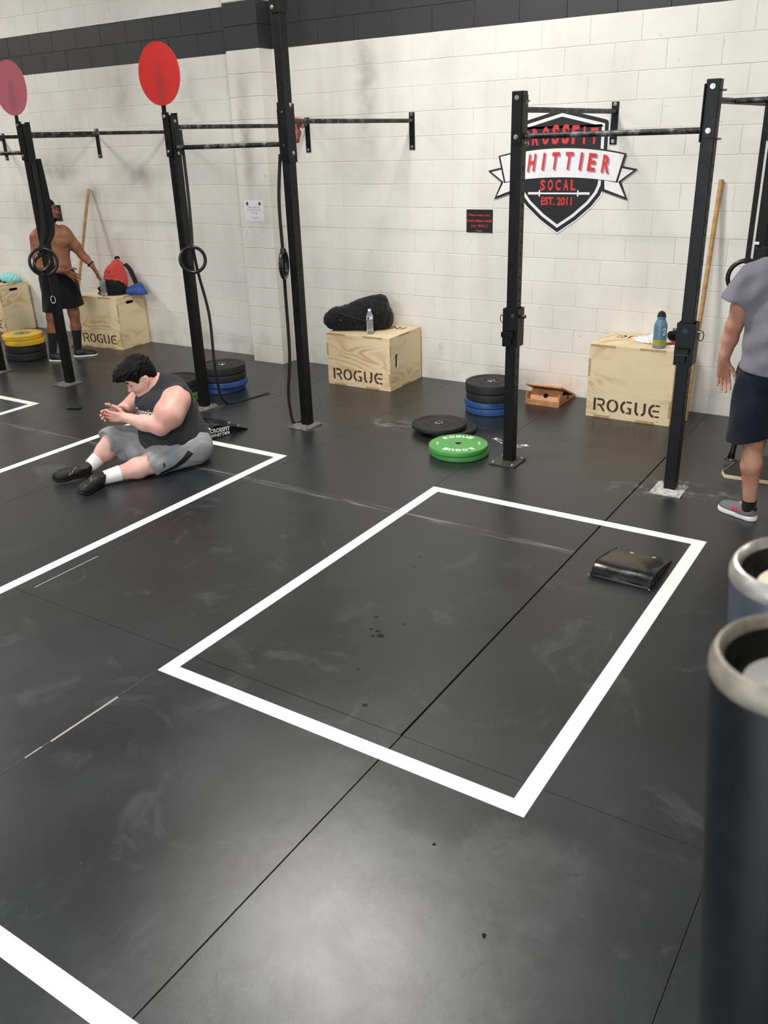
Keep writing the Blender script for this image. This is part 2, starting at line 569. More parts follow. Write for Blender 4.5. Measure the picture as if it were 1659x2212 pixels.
_tcache = {}
def text_mesh(s, bold=0.0, shear=0.0):
    """verts and faces of flat text of unit size, x starting at 0"""
    key = (s, bold, shear)
    if key in _tcache:
        return _tcache[key]
    cu = bpy.data.curves.new('lettering', 'FONT')
    cu.body = s
    cu.size = 1.0
    cu.offset = bold
    cu.shear = shear
    cu.extrude = 0.0
    cu.resolution_u = 3
    o = bpy.data.objects.new('lettering', cu)
    COL.objects.link(o)
    dg = bpy.context.evaluated_depsgraph_get()
    dg.update()
    me = bpy.data.meshes.new_from_object(o.evaluated_get(dg))
    vs = [tuple(v.co) for v in me.vertices]
    fs = [tuple(p.vertices) for p in me.polygons]
    bpy.data.objects.remove(o)
    bpy.data.curves.remove(cu)
    bpy.data.meshes.remove(me)
    _tcache[key] = (vs, fs)
    return vs, fs
def add_text(bm, s, mtx, w=None, h=None, bold=0.02, th=0.0006, shear=0.0, center=True, warp=None):
    """text fitted to width w and height h in the plane of mtx; warp(x, y) -> (x, y)"""
    vs, fs = text_mesh(s, bold, shear)
    if not vs:
        return
    x0 = min(v[0] for v in vs); x1 = max(v[0] for v in vs)
    y0 = min(v[1] for v in vs); y1 = max(v[1] for v in vs)
    sy = h / (y1 - y0) if h else None
    sx = w / (x1 - x0) if w else sy
    sy = sy or sx
    cx = (x0 + x1) / 2 if center else x0
    cy = (y0 + y1) / 2 if center else y0
    nv = []
    for v in vs:
        x, y = (v[0] - cx) * sx, (v[1] - cy) * sy
        if warp:
            x, y = warp(x, y)
        nv.append(bm.verts.new(mtx @ V((x, y, th))))
    for f in fs:
        try:
            bm.faces.new([nv[i] for i in f])
        except ValueError:
            pass

# stencil letters of the plywood boxes: strokes in a unit cell, (points, width)
def rogue_strokes():
    W = 0.2
    L = []
    L.append([([(0.1, 0), (0.1, 1)], W), ([(0.3, .92), (.72, .92)] + arc(.72, .7, .2, .22, 90, -80, 8)[1:], .17), ([(.36, .46), (.62, .46), (.98, 0)], .17)])
    L.append([(arc(.5, .5, .42, .44, 115, 248, 14), W), (arc(.5, .5, .42, .44, 65, -68, 14), W), (arc(.5, .5, .45, .45, 112, 72, 4), .13), (arc(.5, .5, .45, .45, 252, 288, 4), .13)])
    L.append([(arc(.52, .5, .44, .44, 108, 252, 14), W), ([(.5, .93), (.95, .93)], .15), ([(.52, .07), (.72, .07)], .14), ([(.86, 0), (.86, .48)], W), ([(.6, .46), (.8, .46)], .14)])
    L.append([([(.12, 1), (.12, .34)] + arc(.42, .34, .3, .28, 180, 262, 8)[1:], W), ([(.88, 1), (.88, .34)] + arc(.58, .34, .3, .28, 0, -82, 8)[1:], W)])
    L.append([(arc(.56, .5, .46, .45, 100, 260, 14), W), ([(.56, .93), (.95, .93)], .14), ([(.34, .5), (.92, .5)], .14), ([(.56, .07), (.95, .07)], .14)])
    return L
ROGUE = rogue_strokes()
def add_rogue(bm, mtx, w, h, th=0.0007):
    cw = w / 5.3
    for i, let in enumerate(ROGUE):
        for pts, sw in let:
            add_stroke(bm, [((x * 0.9) * cw + i * cw * 1.09 - w / 2, (y - .5) * h) for x, y in pts], sw * min(cw, h) * .95, th, mtx)

# ------------------------------------------------------------------ the room
BH, BL, C0 = 0.2032, 0.4064, -0.0138
floor_bm = bm_new()
add_box(floor_bm, (-2.5, -7, -0.062), (23, 14.2, 0.1))
floor = struct(obj('floor', floor_bm, 'slab'), 'black rubber gym floor laid with large mats')

_mats = {}
def floor_mat(x0, x1, y0, y1):
    key = (round(x1 - x0, 3), round(y1 - y0, 3))
    if key not in _mats:
        bm = bm_new()
        add_box(bm, (0, 0, -0.006), (key[0], key[1], 0.012), bevel=0.0012)
        me = bpy.data.meshes.new('floor_mat')
        bmesh.ops.recalc_face_normals(bm, faces=bm.faces)
        bm.to_mesh(me); bm.free()
        me.materials.append(M['mat'])
        _mats[key] = me
    o = bpy.data.objects.new('floor_mat', _mats[key])
    COL.objects.link(o)
    o.location = ((x0 + x1) / 2, (y0 + y1) / 2, 0)
    o.parent = floor
xs = [1.222 + 1.2192 * i for i in range(-9, 4)]
ys = [-10.5, -8.68, -6.80, -4.922, -3.030, -1.202, -0.004]
for x0, x1 in zip(xs, xs[1:]):
    for y0, y1 in zip(ys, ys[1:]):
        a, b = x0 + .0011, x1 - .0011
        if abs(x1 - 1.222) < .01 and -5 < y0 < -3:
            b -= .007                      # the wide open joint inside the taped box
        elif abs(x1 - 1.222) < .01 and y0 < -4:
            b -= .0022
        floor_mat(a, b, y0 + .0011, y1 - .0011)
for x, y0, y1, w in [(0.006, -5.68, -5.33, .011), (0.002, -5.80, -5.72, .007), (-1.2, -4.86, -4.42, .007)]:
    bm = bm_new()
    add_box(bm, (x, (y0 + y1) / 2, 0.0004), (w, y1 - y0, 0.0012))
    obj('joint_filler', bm, 'tan', floor)
# drops of sweat and dark spots on the mats
bm = bm_new()
for x, y, r in [(0.62, -4.19, .012), (0.70, -4.30, .014), (0.735, -4.33, .02), (0.705, -4.35, .010), (0.66, -4.30, .010), (.80, -4.62, .007), (.98, -4.83, .012), (.5, -3.62, .012), (.47, -3.5, .01), (.78, -4.18, .009), (1.93, -5.60, .008), (1.62, -5.36, .006)]:
    k = 9
    pts = [(r * (1 + .3 * random.uniform(-1, 1)) * math.cos(2 * PI * i / k), r * (1 + .3 * random.uniform(-1, 1)) * math.sin(2 * PI * i / k)) for i in range(k)]
    add_poly(bm, pts, .0006, Matrix.Translation((x, y, 0)))
o = obj('sweat_drops', bm, mat('sweat', '#141414', .15, var=0), floor)
o['kind'] = 'stuff'

_blk = {}
def block(parent, x0, x1, z0, z1, y, black, name='block', yaw=0.0):
    key = (round(x1 - x0, 3), round(z1 - z0, 3), black)
    if key not in _blk:
        bm = bm_new()
        add_box(bm, (0, .02, 0), (key[0], .04, key[1]), bevel=.0022)
        bmesh.ops.recalc_face_normals(bm, faces=bm.faces)
        me = bpy.data.meshes.new('block')
        bm.to_mesh(me); bm.free()
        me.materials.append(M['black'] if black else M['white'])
        _blk[key] = me
    o = bpy.data.objects.new(name, _blk[key])
    COL.objects.link(o)
    o.parent = parent
    return o
M['black'] = M['black_band']
J = 0.0026
def courses(parent, x0, x1, zmax, phase, y=0.0):
    k = 0
    while True:
        z0, z1 = k * BH + C0, (k + 1) * BH + C0
        if z0 > zmax:
            break
        ph = phase + (BL / 2 if k % 2 else 0)
        i = math.floor((x0 - ph) / BL)
        while ph + i * BL < x1 - .02:
            a, b = max(x0, ph + i * BL), min(x1, ph + (i + 1) * BL)
            if b - a > .03:
                o = block(parent, a + J, b - J, z0 + J, z1 - J, y, k in (15, 16))
                o.location = ((a + b) / 2, y + random.uniform(-.0008, .0008), (z0 + z1) / 2)
            i += 1
        k += 1
def wall_shell(name, x0, x1, label):
    bm = bm_new()
    add_box(bm, ((x0 + x1) / 2, .1026, 1.51), (x1 - x0, .20, 3.078))
    o = struct(obj(name, bm, 'mortar_w'), label)
    b2 = bm_new()
    add_box(b2, ((x0 + x1) / 2, .1026, 3.2372), (x1 - x0, .20, .4))
    obj('dark_joint_band', b2, 'mortar_b', o)
    b3 = bm_new()
    add_box(b3, ((x0 + x1) / 2, .1026, 4.72), (x1 - x0, .20, 2.55))
    obj('upper_joint_band', b3, 'mortar_w', o)
    return o
wl = wall_shell('wall_back_left', -12.2, -3.42, 'painted block wall left of the pilaster with black band')
wr = wall_shell('wall_back', -3.40, 8.4, 'painted block wall right of the pilaster with black band')
courses(wr, -3.19, 2.62, 3.35, 0.0)
courses(wl, -8.95, -3.61, 3.95, .4064 * .27)
# plain courses of the wall beyond the picture, and high up
def plain(parent, x0, x1, z0, z1, m):
    bm = bm_new()
    z = z0
    r = 0
    while z < z1 - .05:
        x = x0 - (BL / 2 if r % 2 else 0)
        while x < x1:
            a, b = max(x, x0), min(x + BL, x1)
            if b - a > .05:
                add_box(bm, ((a + b) / 2, .02, z + BH / 2), (b - a - 2 * J, .04, BH - 2 * J))
            x += BL
        z += BH; r += 1
    o = obj('outer_blocks', bm, m, parent)
    o['kind'] = 'stuff'
for par, xa, xb in ((wl, -12.2, -8.96), (wr, 2.63, 8.4)):
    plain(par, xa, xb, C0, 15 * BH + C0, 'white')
    plain(par, xa, xb, 15 * BH + C0, 17 * BH + C0, 'black_band')
    plain(par, xa, xb, 17 * BH + C0, 5.98, 'white')
plain(wr, -3.19, 2.62, 17 * BH + C0, 5.98, 'white')
plain(wl, -8.95, -3.61, 20 * BH + C0, 5.98, 'white')

# pilaster
PX0, PX1, PY = -3.61, -3.195, -0.2
bm = bm_new()
add_box(bm, ((PX0 + PX1) / 2, (PY + .0) / 2 + .02, 3.0), (PX1 - PX0 - .008, abs(PY) + .03, 6.0))
pil = struct(obj('trim_1', bm, 'mortar_w'), 'white block pilaster standing proud of the wall')
bm = bm_new()
add_box(bm, ((PX0 + PX1) / 2, PY / 2 + .02, 16 * BH + C0), (PX1 - PX0 - .006, abs(PY) + .032, BH * 1.9))
obj('dark_joint_band', bm, 'mortar_b', pil)
for k in range(30):
    z0, z1 = k * BH + C0, (k + 1) * BH + C0
    blk = k in (15, 16)
    bm = bm_new()
    add_box(bm, (0, 0, 0), (PX1 - PX0, abs(PY) + .012, BH - 2 * J), bevel=.003)
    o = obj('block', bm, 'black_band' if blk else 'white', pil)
    o.location = ((PX0 + PX1) / 2, PY / 2 + .006, (z0 + z1) / 2)

# rest of the room: side walls, wall with an assumed opening behind the camera, ceiling
bm = bm_new(); add_box(bm, (-12.25, -7, 2.95), (.15, 14.2, 6.0)); struct(obj('wall_left', bm, 'room'))
bm = bm_new(); add_box(bm, (8.45, -7, 2.95), (.15, 14.2, 6.0)); struct(obj('wall_right', bm, 'room'))
bm = bm_new()
add_box(bm, (-7.0, -14.05, 2.95), (10.4, .15, 6.0)); add_box(bm, (6.2, -14.05, 2.95), (4.4, .15, 6.0)); add_box(bm, (1.1, -14.05, 4.95), (5.9, .15, 2.0))
struct(obj('wall_front', bm, 'room'))
bm = bm_new(); add_box(bm, (-2, -7, 6.05), (21, 14.4, .1)); struct(obj('ceiling', bm, 'ceil'))
for i, (lx, ly) in enumerate(LAMPS):
    t = thing('ceiling_lamp', ['long white ceiling lamp above the middle of the back wall', 'long white ceiling lamp above the far left wall', 'long white ceiling lamp above the right end of the wall', 'unseen ceiling lamp added over the left middle of the hall', 'unseen ceiling lamp added over the right middle of the hall'][i], 'lamp', (lx, ly, LAMP_Z), 0, 'ceiling lamps')
    bm = bm_new(); add_box(bm, (0, 0, .05), (1.25, .6, .1), bevel=.01); obj('housing', bm, 'lamp_body', t)
    bm = bm_new(); add_box(bm, (0, 0, -.012), (1.15, .5, .02)); obj('diffuser', bm, 'lamp_glow', t)
    for sx in (-.5, .5):
        bm = bm_new(); add_cyl(bm, (sx, 0, .1), (sx, 0, .75), .006, seg=8); obj('hanger', bm, 'zinc', t)

# ------------------------------------------------------------------ tape boxes on the floor
def tape_box(x0, x1, y0, y1, label, w=.07):
    t = thing('tape_rectangle', label, 'floor marking', ((x0 + x1) / 2, (y0 + y1) / 2, 0), 0, 'white tape workout boxes')
    hx, hy = (x1 - x0) / 2, (y1 - y0) / 2
    for a, b, c, d in [(-hx, hx, -hy, -hy + w), (-hx, hx, hy - w, hy), (-hx, -hx + w, -hy + w, hy - w), (hx - w, hx, -hy + w, hy - w)]:
        bm = bm_new()
        add_box(bm, ((a + b) / 2, (c + d) / 2, .0006), (b - a, d - c, .001))
        obj('tape_strip', bm, 'tape', t)
tape_box(0.003, 1.83, -5.09, -2.522, 'whole white tape rectangle in the middle of the floor, pad inside it')
tape_box(-3.07, -1.303, -5.06, -2.505, 'white tape rectangle around the seated person')
tape_box(-6.15, -4.36, -5.02, -2.455, 'white tape rectangle corner at the left edge, beyond the seated person')
tape_box(0.0, 1.83, -8.9, -6.345, 'nearest white tape rectangle, its far edge in the bottom left corner')

# ------------------------------------------------------------------ rigs
PW, PYC = .076, -1.812
def upright(t, x, top, chalk='plate_metal', holes=True, tx=0.0, z_ban=(9, 9), face=1):
    bm = bm_new()
    add_box(bm, (x - tx, PYC, (top + .012) / 2), (PW, PW, top - .012), bevel=.004)
    u = obj('upright', bm, 'steel_blk', t)
    if holes:
        bm = bm_new()
        z = .18
        while z < top - .42:
            if not z_ban[0] < z < z_ban[1]:
                for s in (1, -1):
                    add_cyl(bm, (x - tx + s * (PW / 2 + .0006), PYC, z), (x - tx + s * (PW / 2 - .002), PYC, z), .0095, seg=10)
            z += .0762
        h = obj('hole_row', bm, 'hole', u)
        h['kind'] = 'stuff'
    bm = bm_new()
    add_box(bm, (x - tx, PYC - .032, .006), (.2, .215, .012), bevel=.002)
    p = obj('base_plate', bm, chalk, u)
    for sx in (-.075, .075):
        for sy in (-.115, .052):
            bm = bm_new()
            add_lathe(bm, [(0, .027), (.006, .026), (.0095, .02), (.0095, .0165), (.014, .0155), (.014, .012), (0, .012)], 12, (x - tx + sx, PYC + sy, 0))
            obj('bolt', bm, 'zinc' if chalk == 'plate_metal' else chalk, u, 'auto')
    return u
def bolt(t, p, d, m='zinc', s=1.0):
    bm = bm_new()
    p, d = V(p), V(d)
    add_cyl(bm, p, p + d * .003, .0145 * s, seg=14)
    add_cyl(bm, p + d * .003, p + d * .010 * s, .0095 * s, .0075 * s, seg=6)
    return obj('bolt', bm, m, t, 'auto')
def box_part(t, name, c, s, m='steel_blk', bevel=.002, rot=None):
    bm = bm_new(); add_box(bm, c, s, rot, bevel)
    return obj(name, bm, m, t)
def cyl_part(t, name, a, b, r, m='bar', r2=None, seg=18):
    bm = bm_new(); add_cyl(bm, a, b, r, r2, seg)
    return obj(name, bm, m, t, 'auto')
def wall_bar(t, x, tx, z=2.352, m='bar'):
    X = x - tx
    cyl_part(t, 'wall_bar', (X, PYC + .04, z), (X, -.012, z), .0175, m)
    b = box_part(t, 'wall_bracket', (X, -.0065, 2.267), (.056, .008, .31))
    for zz in (2.405, 2.135):
        bolt(b, (X, -.0105, zz), (0, -1, 0))
    f = box_part(t, 'flange_plate', (X, PYC + .042, 2.30), (.07, .008, .31))
def cross_bar(t, xa, xb, tx, z=2.197, m='bar'):
    cyl_part(t, 'crossbar', (xa - tx + .044, PYC, z), (xb - tx - .044, PYC, z), .0175, m)
    for x, s in ((xa, 1), (xb, -1)):
        box_part(t, 'flange_plate', (x - tx + s * .042, PYC - .008, 2.285), (.008, .078, .30))
def rig(label, xs_, tops, chalks, cross=True, group='black pull-up rigs'):
    cx = sum(xs_) / len(xs_)
    t = thing('pull_up_rig', label, 'pull-up rig', (cx, 0, 0), 0, group)
    for x, top, ch in zip(xs_, tops, chalks):
        upright(t, x, top, ch, tx=cx)
        wall_bar(t, x, cx)
        for zz in (2.415, 2.19):
            bolt(t, (x - cx, PYC - PW / 2, zz), (0, -1, 0))
        for zz in (2.395, 2.155):
            X = x - cx
            s = 1 if x == xs_[0] else -1
            bolt(t, (X + s * .046, PYC - .004, zz), (s, 0, 0), s=.8)
    if cross and len(xs_) > 1:
        cross_bar(t, xs_[0], xs_[1], cx)
    return t, cx

rigR, cR = rig('right pull-up rig in front of the shield logo with two bare black uprights', [.241, 1.42], [2.458, 2.458], ['plate_metal', 'chalkplate'])
rigM, cM = rig('middle pull-up rig with one red disc upright and one very tall upright', [-2.822, -1.635], [2.44, 4.6], ['dustplate', 'dustplate'])
rigL, cL = rig('left pull-up rig with the faded pink disc upright beside the standing person', [-5.868, -4.712], [2.44, 2.44], ['dustplate', 'dustplate'])
rigF, cF = rig('farthest left rig, only its wall bracket seen at the left edge', [-7.62], [2.44], ['dustplate'], False)
# front cover plates and outward bolts of the right rig
for x in (.241, 1.42):
    X = x - cR
    box_part(rigR, 'front_plate', (X + (.004 if x > 1 else 0), PYC - PW / 2 - .003, 2.305), (.066, .006, .30))
    for zz in (2.42, 2.195):
        bolt(rigR, (X, PYC - PW / 2 - .006, zz), (0, -1, 0))
    for zz in (2.40, 2.15):
        cyl_part(rigR, 'bolt', (X + .04, PYC + .015, zz), (X + .064, PYC + .015, zz), .006, 'zinc', seg=8)
# bar running on to the right from the right rig, out of the picture, which carries the rings
cyl_part(rigR, 'crossbar', (1.42 - cR, -1.32, 2.352), (3.3 - cR, -1.32, 2.352), .0165)
# tall upright: sleeve and slanted brace at the top
X = -1.635 - cM
box_part(rigM, 'sleeve', (X, PYC, 3.33), (.092, .092, .56))
box_part(rigM, 'brace', (X - .28, PYC, 3.55), (.07, .07, .95), rot=Matrix.Rotation(math.radians(-42), 3, 'Y'))
bolt(rigM, (X - .02, PYC - .046, 3.085), (0, -1, 0))
bolt(rigM, (X + .046, PYC, 2.46), (1, 0, 0)); bolt(rigM, (X + .046, PYC, 2.135), (1, 0, 0))
box_part(rigM, 'side_plate', (X + .043, PYC, 2.27), (.010, .088, .40))
box_part(rigM, 'front_plate', (X, PYC - .041, 2.28), (.088, .008, .40))
# round throw targets bolted to the uprights
def target(t, x, tx, m, smudge, label):
    X = x - tx
    y = PYC - PW / 2 - .022
    bm = bm_new(); add_cyl(bm, (X - .008, y - .003, 2.735), (X - .008, y + .003, 2.735), .226, seg=56)
    d = obj('target_disc', bm, m, t, 'auto'); d['label'] = label
    box_part(t, 'target_stem', (X - .008, y + .007, 2.42), (.045, .008, .46))
    c = box_part(t, 'stem_channel', (X - .006, y + .013, 2.295), (.066, .016, .33))
    for zz in (2.43, 2.17):
        bolt(t, (X - .012, y + .003, zz), (0, -1, 0))
def smudged(name, base, dark):
    t = NT(name); co = t.objco()
    sep = t.n('ShaderNodeSeparateXYZ'); t.link(co, sep.inputs[0])
    return t, co, sep
def disc_mat(name, base, dark, cx):
    t, co, sep = smudged(name, base, dark)
    d = t.vmath('LENGTH', t.vmath('MULTIPLY', t.vmath('SUBTRACT', co, (cx, 0, 2.66)), (1 / .075, 0, 1 / .2)))
    g = t.math('MULTIPLY', t.rng(d, 1.2, .1, 0, .6), t.rng(t.noise(co, 12, 4), .3, .6, .5, 1.0))
    c = t.mix(g, lin(base), lin(dark))
    t.link(c, t.b.inputs['Base Color'])
    t.b.inputs['Roughness'].default_value = .42
    return t.m
target(rigM, -2.822, cM, disc_mat('disc_red_scuffed', '#b62522', '#762a27', -2.822 - cM), None, 'bright red round target disc')
target(rigL, -4.712, cL, disc_mat('disc_pink_scuffed', '#b7606a', '#80595c', -4.712 - cL), None, 'faded pink round target disc')

# sliding bar catches on the right rig
def bar_catch(x, z, label):
    t = thing('bar_catch', label, 'bar holder', (x, PYC, z), 0)
    w = .105
    for c, s in [((0, -w / 2, 0), (w + .006, .008, .262)), ((0, w / 2, 0), (w + .006, .008, .262)), ((-w / 2, 0, 0), (.008, w, .262)), ((w / 2, 0, 0), (.008, w, .262))]:
        box_part(t, 'sleeve_wall', c, s)
    box_part(t, 'ledge', (-.004, -w / 2 - .022, -.052), (.085, .044, .014), 'plate_metal' if x > 1 else 'steel_blk')
    box_part(t, 'lip', (-.004, -w / 2 - .042, -.036), (.085, .008, .03))
    box_part(t, 'gusset', (-.004, -w / 2 - .014, -.083), (.05, .022, .05))
    cyl_part(t, 'pin', (-.085, 0, .075), (.085, 0, .075), .008, 'zinc')
    s = 1 if x > 1 else -1
    bm = bm_new(); add_torus(bm, (s * .082, 0, .052), (0, 1, 0), .030, .0032, 24, 8, .55); obj('pull_ring', bm, 'plate_metal', t, True)
    cyl_part(t, 'knob', (-s * .06, 0, .075), (-s * .09, 0, .075), .012, 'plate_metal')
    bolt(t, (.02 if s < 0 else 0, -w / 2 - .004, .085), (0, -1, 0), 'plate_metal')
    return t
bar_catch(.241, .988, 'black sliding bar catch on the upright behind the green plates')
bar_catch(1.42, .982, 'black sliding bar catch on the chalky right upright beside the blue flask')

# rings on straps
def gym_ring(label, c, normal, strap_pts, side, w=.026, tail=None, group='black gymnastic rings', R=.104):
    t = thing('gymnastic_ring', label, 'gym ring', c, 0, group)
    bm = bm_new(); add_torus(bm, (0, 0, 0), normal, R, .0145, 44, 12); obj('ring', bm, 'ring', t, True)
    def rel(pts): return [tuple(V(p) - V(c)) for p in pts]
    if strap_pts:
        bm = bm_new(); add_ribbon(bm, rel(strap_pts), side, w, .0035); obj('strap', bm, 'strap', t)
    x, y, d = frame(V(normal))
    bm = bm_new(); add_box(bm, (0, 0, R), (.036, .036, .036), bevel=.006); obj('strap_loop', bm, 'strap', t)
    if tail:
        bm = bm_new(); add_ribbon(bm, rel(tail), side, w, .003); obj('strap_tail', bm, 'strap', t)
    return t
view = lambda p: (V((2.73, -7.28, p[2])) - V(p)).normalized()
p3 = (-2.708, -1.862, 1.322)
gym_ring('black ring facing forward on the red disc upright, long strap trailing on the floor', p3, view(p3),
         [(-2.74, -1.80, 2.33), (-2.735, -1.80, 1.9), (-2.72, -1.83, 1.5), (-2.71, -1.862, 1.43)], (1, .4, 0),
         tail=[(-2.705, -1.85, 1.43), (-2.735, -1.79, 1.2), (-2.708, -1.742, .84), (-2.71, -1.742, .42), (-2.725, -1.70, .12), (-2.70, -1.66, .02), (-2.66, -1.60, .006), (-2.62, -1.40, .006), (-2.575, -1.19, .006)])
p4 = (-1.728, -1.85, 1.325)
gym_ring('black ring seen edge on beside the tall upright', p4, (.93, .40, 0),
         [(-1.70, -1.83, 2.13), (-1.73, -1.85, 1.8), (-1.73, -1.85, 1.44)], (.6, .8, 0),
         tail=[(-1.725, -1.84, 1.43), (-1.735, -1.85, 1.2), (-1.738, -1.853, .62), (-1.765, -1.873, .3), (-1.762, -1.873, .15), (-1.745, -1.86, .02), (-1.70, -1.80, .02), (-1.68, -1.76, .045)])
p2 = (-4.612, -1.94, 1.232)
gym_ring('outer of two black rings hung on the pink disc upright', p2, view(p2), [(-4.668, -1.80, 2.1), (-4.666, -1.82, 1.6), (-4.64, -1.90, 1.41), (-4.612, -1.94, 1.36)], (0, 1, 0), R=.124)
p2b = (-4.608, -1.965, 1.225)
gym_ring('inner turned black ring hung on the pink disc upright', p2b, (.30, -.80, .50), [(-4.664, -1.83, 2.1), (-4.664, -1.84, 1.6), (-4.64, -1.92, 1.37), (-4.608, -1.965, 1.31)], (0, 1, 0), R=.080)
pr = (1.622, -1.32, 1.325)
gym_ring('black ring hanging behind the shoulder of the person in grey', pr, view(pr), [(1.622, -1.32, 2.37), (1.622, -1.32, 1.43)], (1, .1, 0), .032)
# bundled straps
t = thing('strap_bundle', 'bundle of black straps on the pink disc upright above the rings', 'straps', (-4.69, -1.752, 1.72))
for i in range(4):
    bm = bm_new()
    add_ribbon(bm, [(-.015 + .004 * i, .0 + .008 * i, .42), (.0 + .006 * i, .0 + .010 * i, .1), (.004 + .008 * i, -.01 + .010 * i, -.2), (.012 + .004 * i, -.05 + .008 * i, -.30), (.0 + .003 * i, -.10 + .004 * i, -.37)], (1, .15, 0), .05, .007)
    obj('strap', bm, 'strap', t)
bm = bm_new(); add_box(bm, (-.005, -.105, -.375), (.11, .03, .06), bevel=.012); obj('wrap', bm, 'strap', t)
bm = bm_new(); add_torus(bm, (.015, -.112, -.86), (.7, -.7, .1), .035, .004, 24, 8, .6); obj('snap_hook', bm, 'zinc', t, True)
bm = bm_new(); add_ribbon(bm, [(.0, -.108, -.40), (.01, -.108, -.6), (.015, -.108, -.83)], (1, 0, 0), .025, .004); obj('hook_strap', bm, 'strap', t)
t = thing('strap_bundle', 'thick hanging bundle of black straps at the right edge behind the grey shirt', 'straps', (1.70, -1.32, 1.9))
for i in range(3):
    bm = bm_new()
    add_ribbon(bm, [(.02 * i - .02, .01 * i, .46), (.012 * i - .02, .008 * i, 0), (.02 * i - .02, .012 * i, -.5)], (1, .2, 0), .055, .009)
    obj('strap', bm, 'strap', t)
bm = bm_new(); add_box(bm, (-.005, 0, -.46), (.08, .05, .16), bevel=.012); obj('wrap', bm, 'strap', t)
bm = bm_new(); add_box(bm, (-.03, -.03, -.36), (.025, .006, .016)); obj('tag', bm, 'cap_w', t)

# red cloth hung over the wall bar behind the tall upright
# ------------------------------------------------------------------ shield on the wall
SX = -.2
shield = thing('shield_emblem', 'large black and white shield emblem with banner on the wall', 'emblem', (SX, -.004, 1.9))
def dz(pts): return [(x, z - 1.9) for x, z in pts]
half = [(0, 2.388), (.375, 2.297), (.392, 2.288), (.397, 2.27), (.398, 1.95), (.392, 1.80), (.36, 1.725), (.29, 1.64), (.16, 1.53), (0, 1.427)]
def full(h): return dz(h + [(-x, z) for x, z in h[-2:0:-1]])
def inset(P, d):
    """outline moved inwards by d (clockwise outline)"""
    out = []
    n = len(P)
    for i in range(n):
        a, b, c = V((*P[i - 1], 0)), V((*P[i], 0)), V((*P[(i + 1) % n], 0))
        d1, d2 = (b - a).normalized(), (c - b).normalized()
        n1, n2 = V((d1.y, -d1.x, 0)), V((d2.y, -d2.x, 0))
        m = (n1 + n2).normalized()
        q = b + m * d / max(.4, m.dot(n1))
        out.append((q.x, q.y))
    return out
def plate(name, pts, y, m):
    bm = bm_new(); add_poly(bm, pts, .0015, WALL(0, y, 0)); return obj(name, bm, m, shield)
plate('white_edge', inset(full(half), -.012), .001, 'sign_w')
plate('outer_shield', full(half), -.0007, 'print_k')
plate('white_line', inset(full(half), .030), -.0024, 'sign_w')
plate('inner_shield', inset(full(half), .055), -.0041, 'print_k')
# banner tails, then the curved banner
for s in (1, -1):
    tail = [(.36, 2.0), (.40, 1.975), (.662, 1.925), (.532, 1.832), (.598, 1.69), (.372, 1.762)]
    plate('tail_border', dz([(s * x, z) for x, z in tail]), -.0058, 'print_k')
    tin = [(.38, 1.965), (.42, 1.955), (.628, 1.915), (.51, 1.832), (.573, 1.716), (.40, 1.775)]
    plate('banner_tail', dz([(s * x, z) for x, z in tin]), -.0075, 'sign_w')
def bow(x, a, b): return b + (a - b) * (1 - (x / .55) ** 2)
topc = [(x, bow(x, 2.106, 2.045)) for x in np.linspace(-.562, .562, 25)]
botc = [(x, bow(x, 1.872, 1.815)) for x in np.linspace(.505, -.505, 25)]
plate('banner_border', dz(topc + botc), -.0092, 'print_k')
topi = [(x, bow(x, 2.092, 2.034)) for x in np.linspace(-.544, .544, 25)]
boti = [(x, bow(x, 1.868, 1.824)) for x in np.linspace(.490, -.490, 25)]
plate('banner', dz(topi + boti), -.0109, 'sign_w')
bm = bm_new()
bar = Matrix.Identity(4)
for i, (a, b, w) in enumerate([((-.275, 1.741), (.275, 1.741), .013), ((-.172, 1.716), (-.172, 1.766), .012), ((.172, 1.716), (.172, 1.766), .012)]):
    add_stroke(bm, dz([a, b]), w, .0015 + .0004 * i, WALL(0, -.0060, 0))
for s in (-1, 1):
    add_stroke(bm, dz([(s * .18, 1.741), (s * .275, 1.741)]), .019, .0030, WALL(0, -.0060, 0))
obj('barbell_mark', bm, 'sign_w', shield)
def letters(name, s, xs_, zlo, zhi, w, y, m, bold=.03, skew=0.0, dx=0, dy=0, upright=False):
    bm = bm_new()
    for ch, x in zip(s, xs_):
        if ch == ' ':
            continue
        lo, hi = zlo(x), zhi(x)
        ww = w * (.32 if ch == 'I' else (.42 if ch == '1' else (1.25 if ch == 'W' else 1.0)))
        sl = 0 if upright else (zlo(x + .01) - zlo(x - .01)) / .02
        add_text(bm, ch, WALL(x + dx, y, (lo + hi) / 2 - 1.9 + dy), ww, hi - lo, bold, .001, warp=lambda a, b: (a + b * skew, b + a * sl))
    obj(name, bm, m, shield)
flat = lambda v: (lambda x: v)
cfx = [-.325, -.247, -.163, -.080, .002, .083, .158, .214, .29]
letters('crossfit_lettering', 'CROSSFIT', [-.322, -.243, -.158, -.073, .012, .098, .180, .29][:0] or [-.315, -.225, -.135, -.048, .040, .125, .2, .285], lambda x: 2.124 - .02 * abs(x), lambda x: 2.279 - .14 * abs(x), .062, -.0062, 'print_r', .045, upright=True)
wx = [-.39, -.25, -.143, -.04, .08, .185, .28, .40]
letters('banner_shadow', 'WHITTIER', wx, lambda x: bow(x, 1.930, 1.872), lambda x: bow(x, 2.064, 2.006), .066, -.0128, 'print_g', .035, .12, .011, -.011)
letters('banner_lettering', 'WHITTIER', wx, lambda x: bow(x, 1.930, 1.872), lambda x: bow(x, 2.064, 2.006), .066, -.0136, 'print_r', .035, .12)
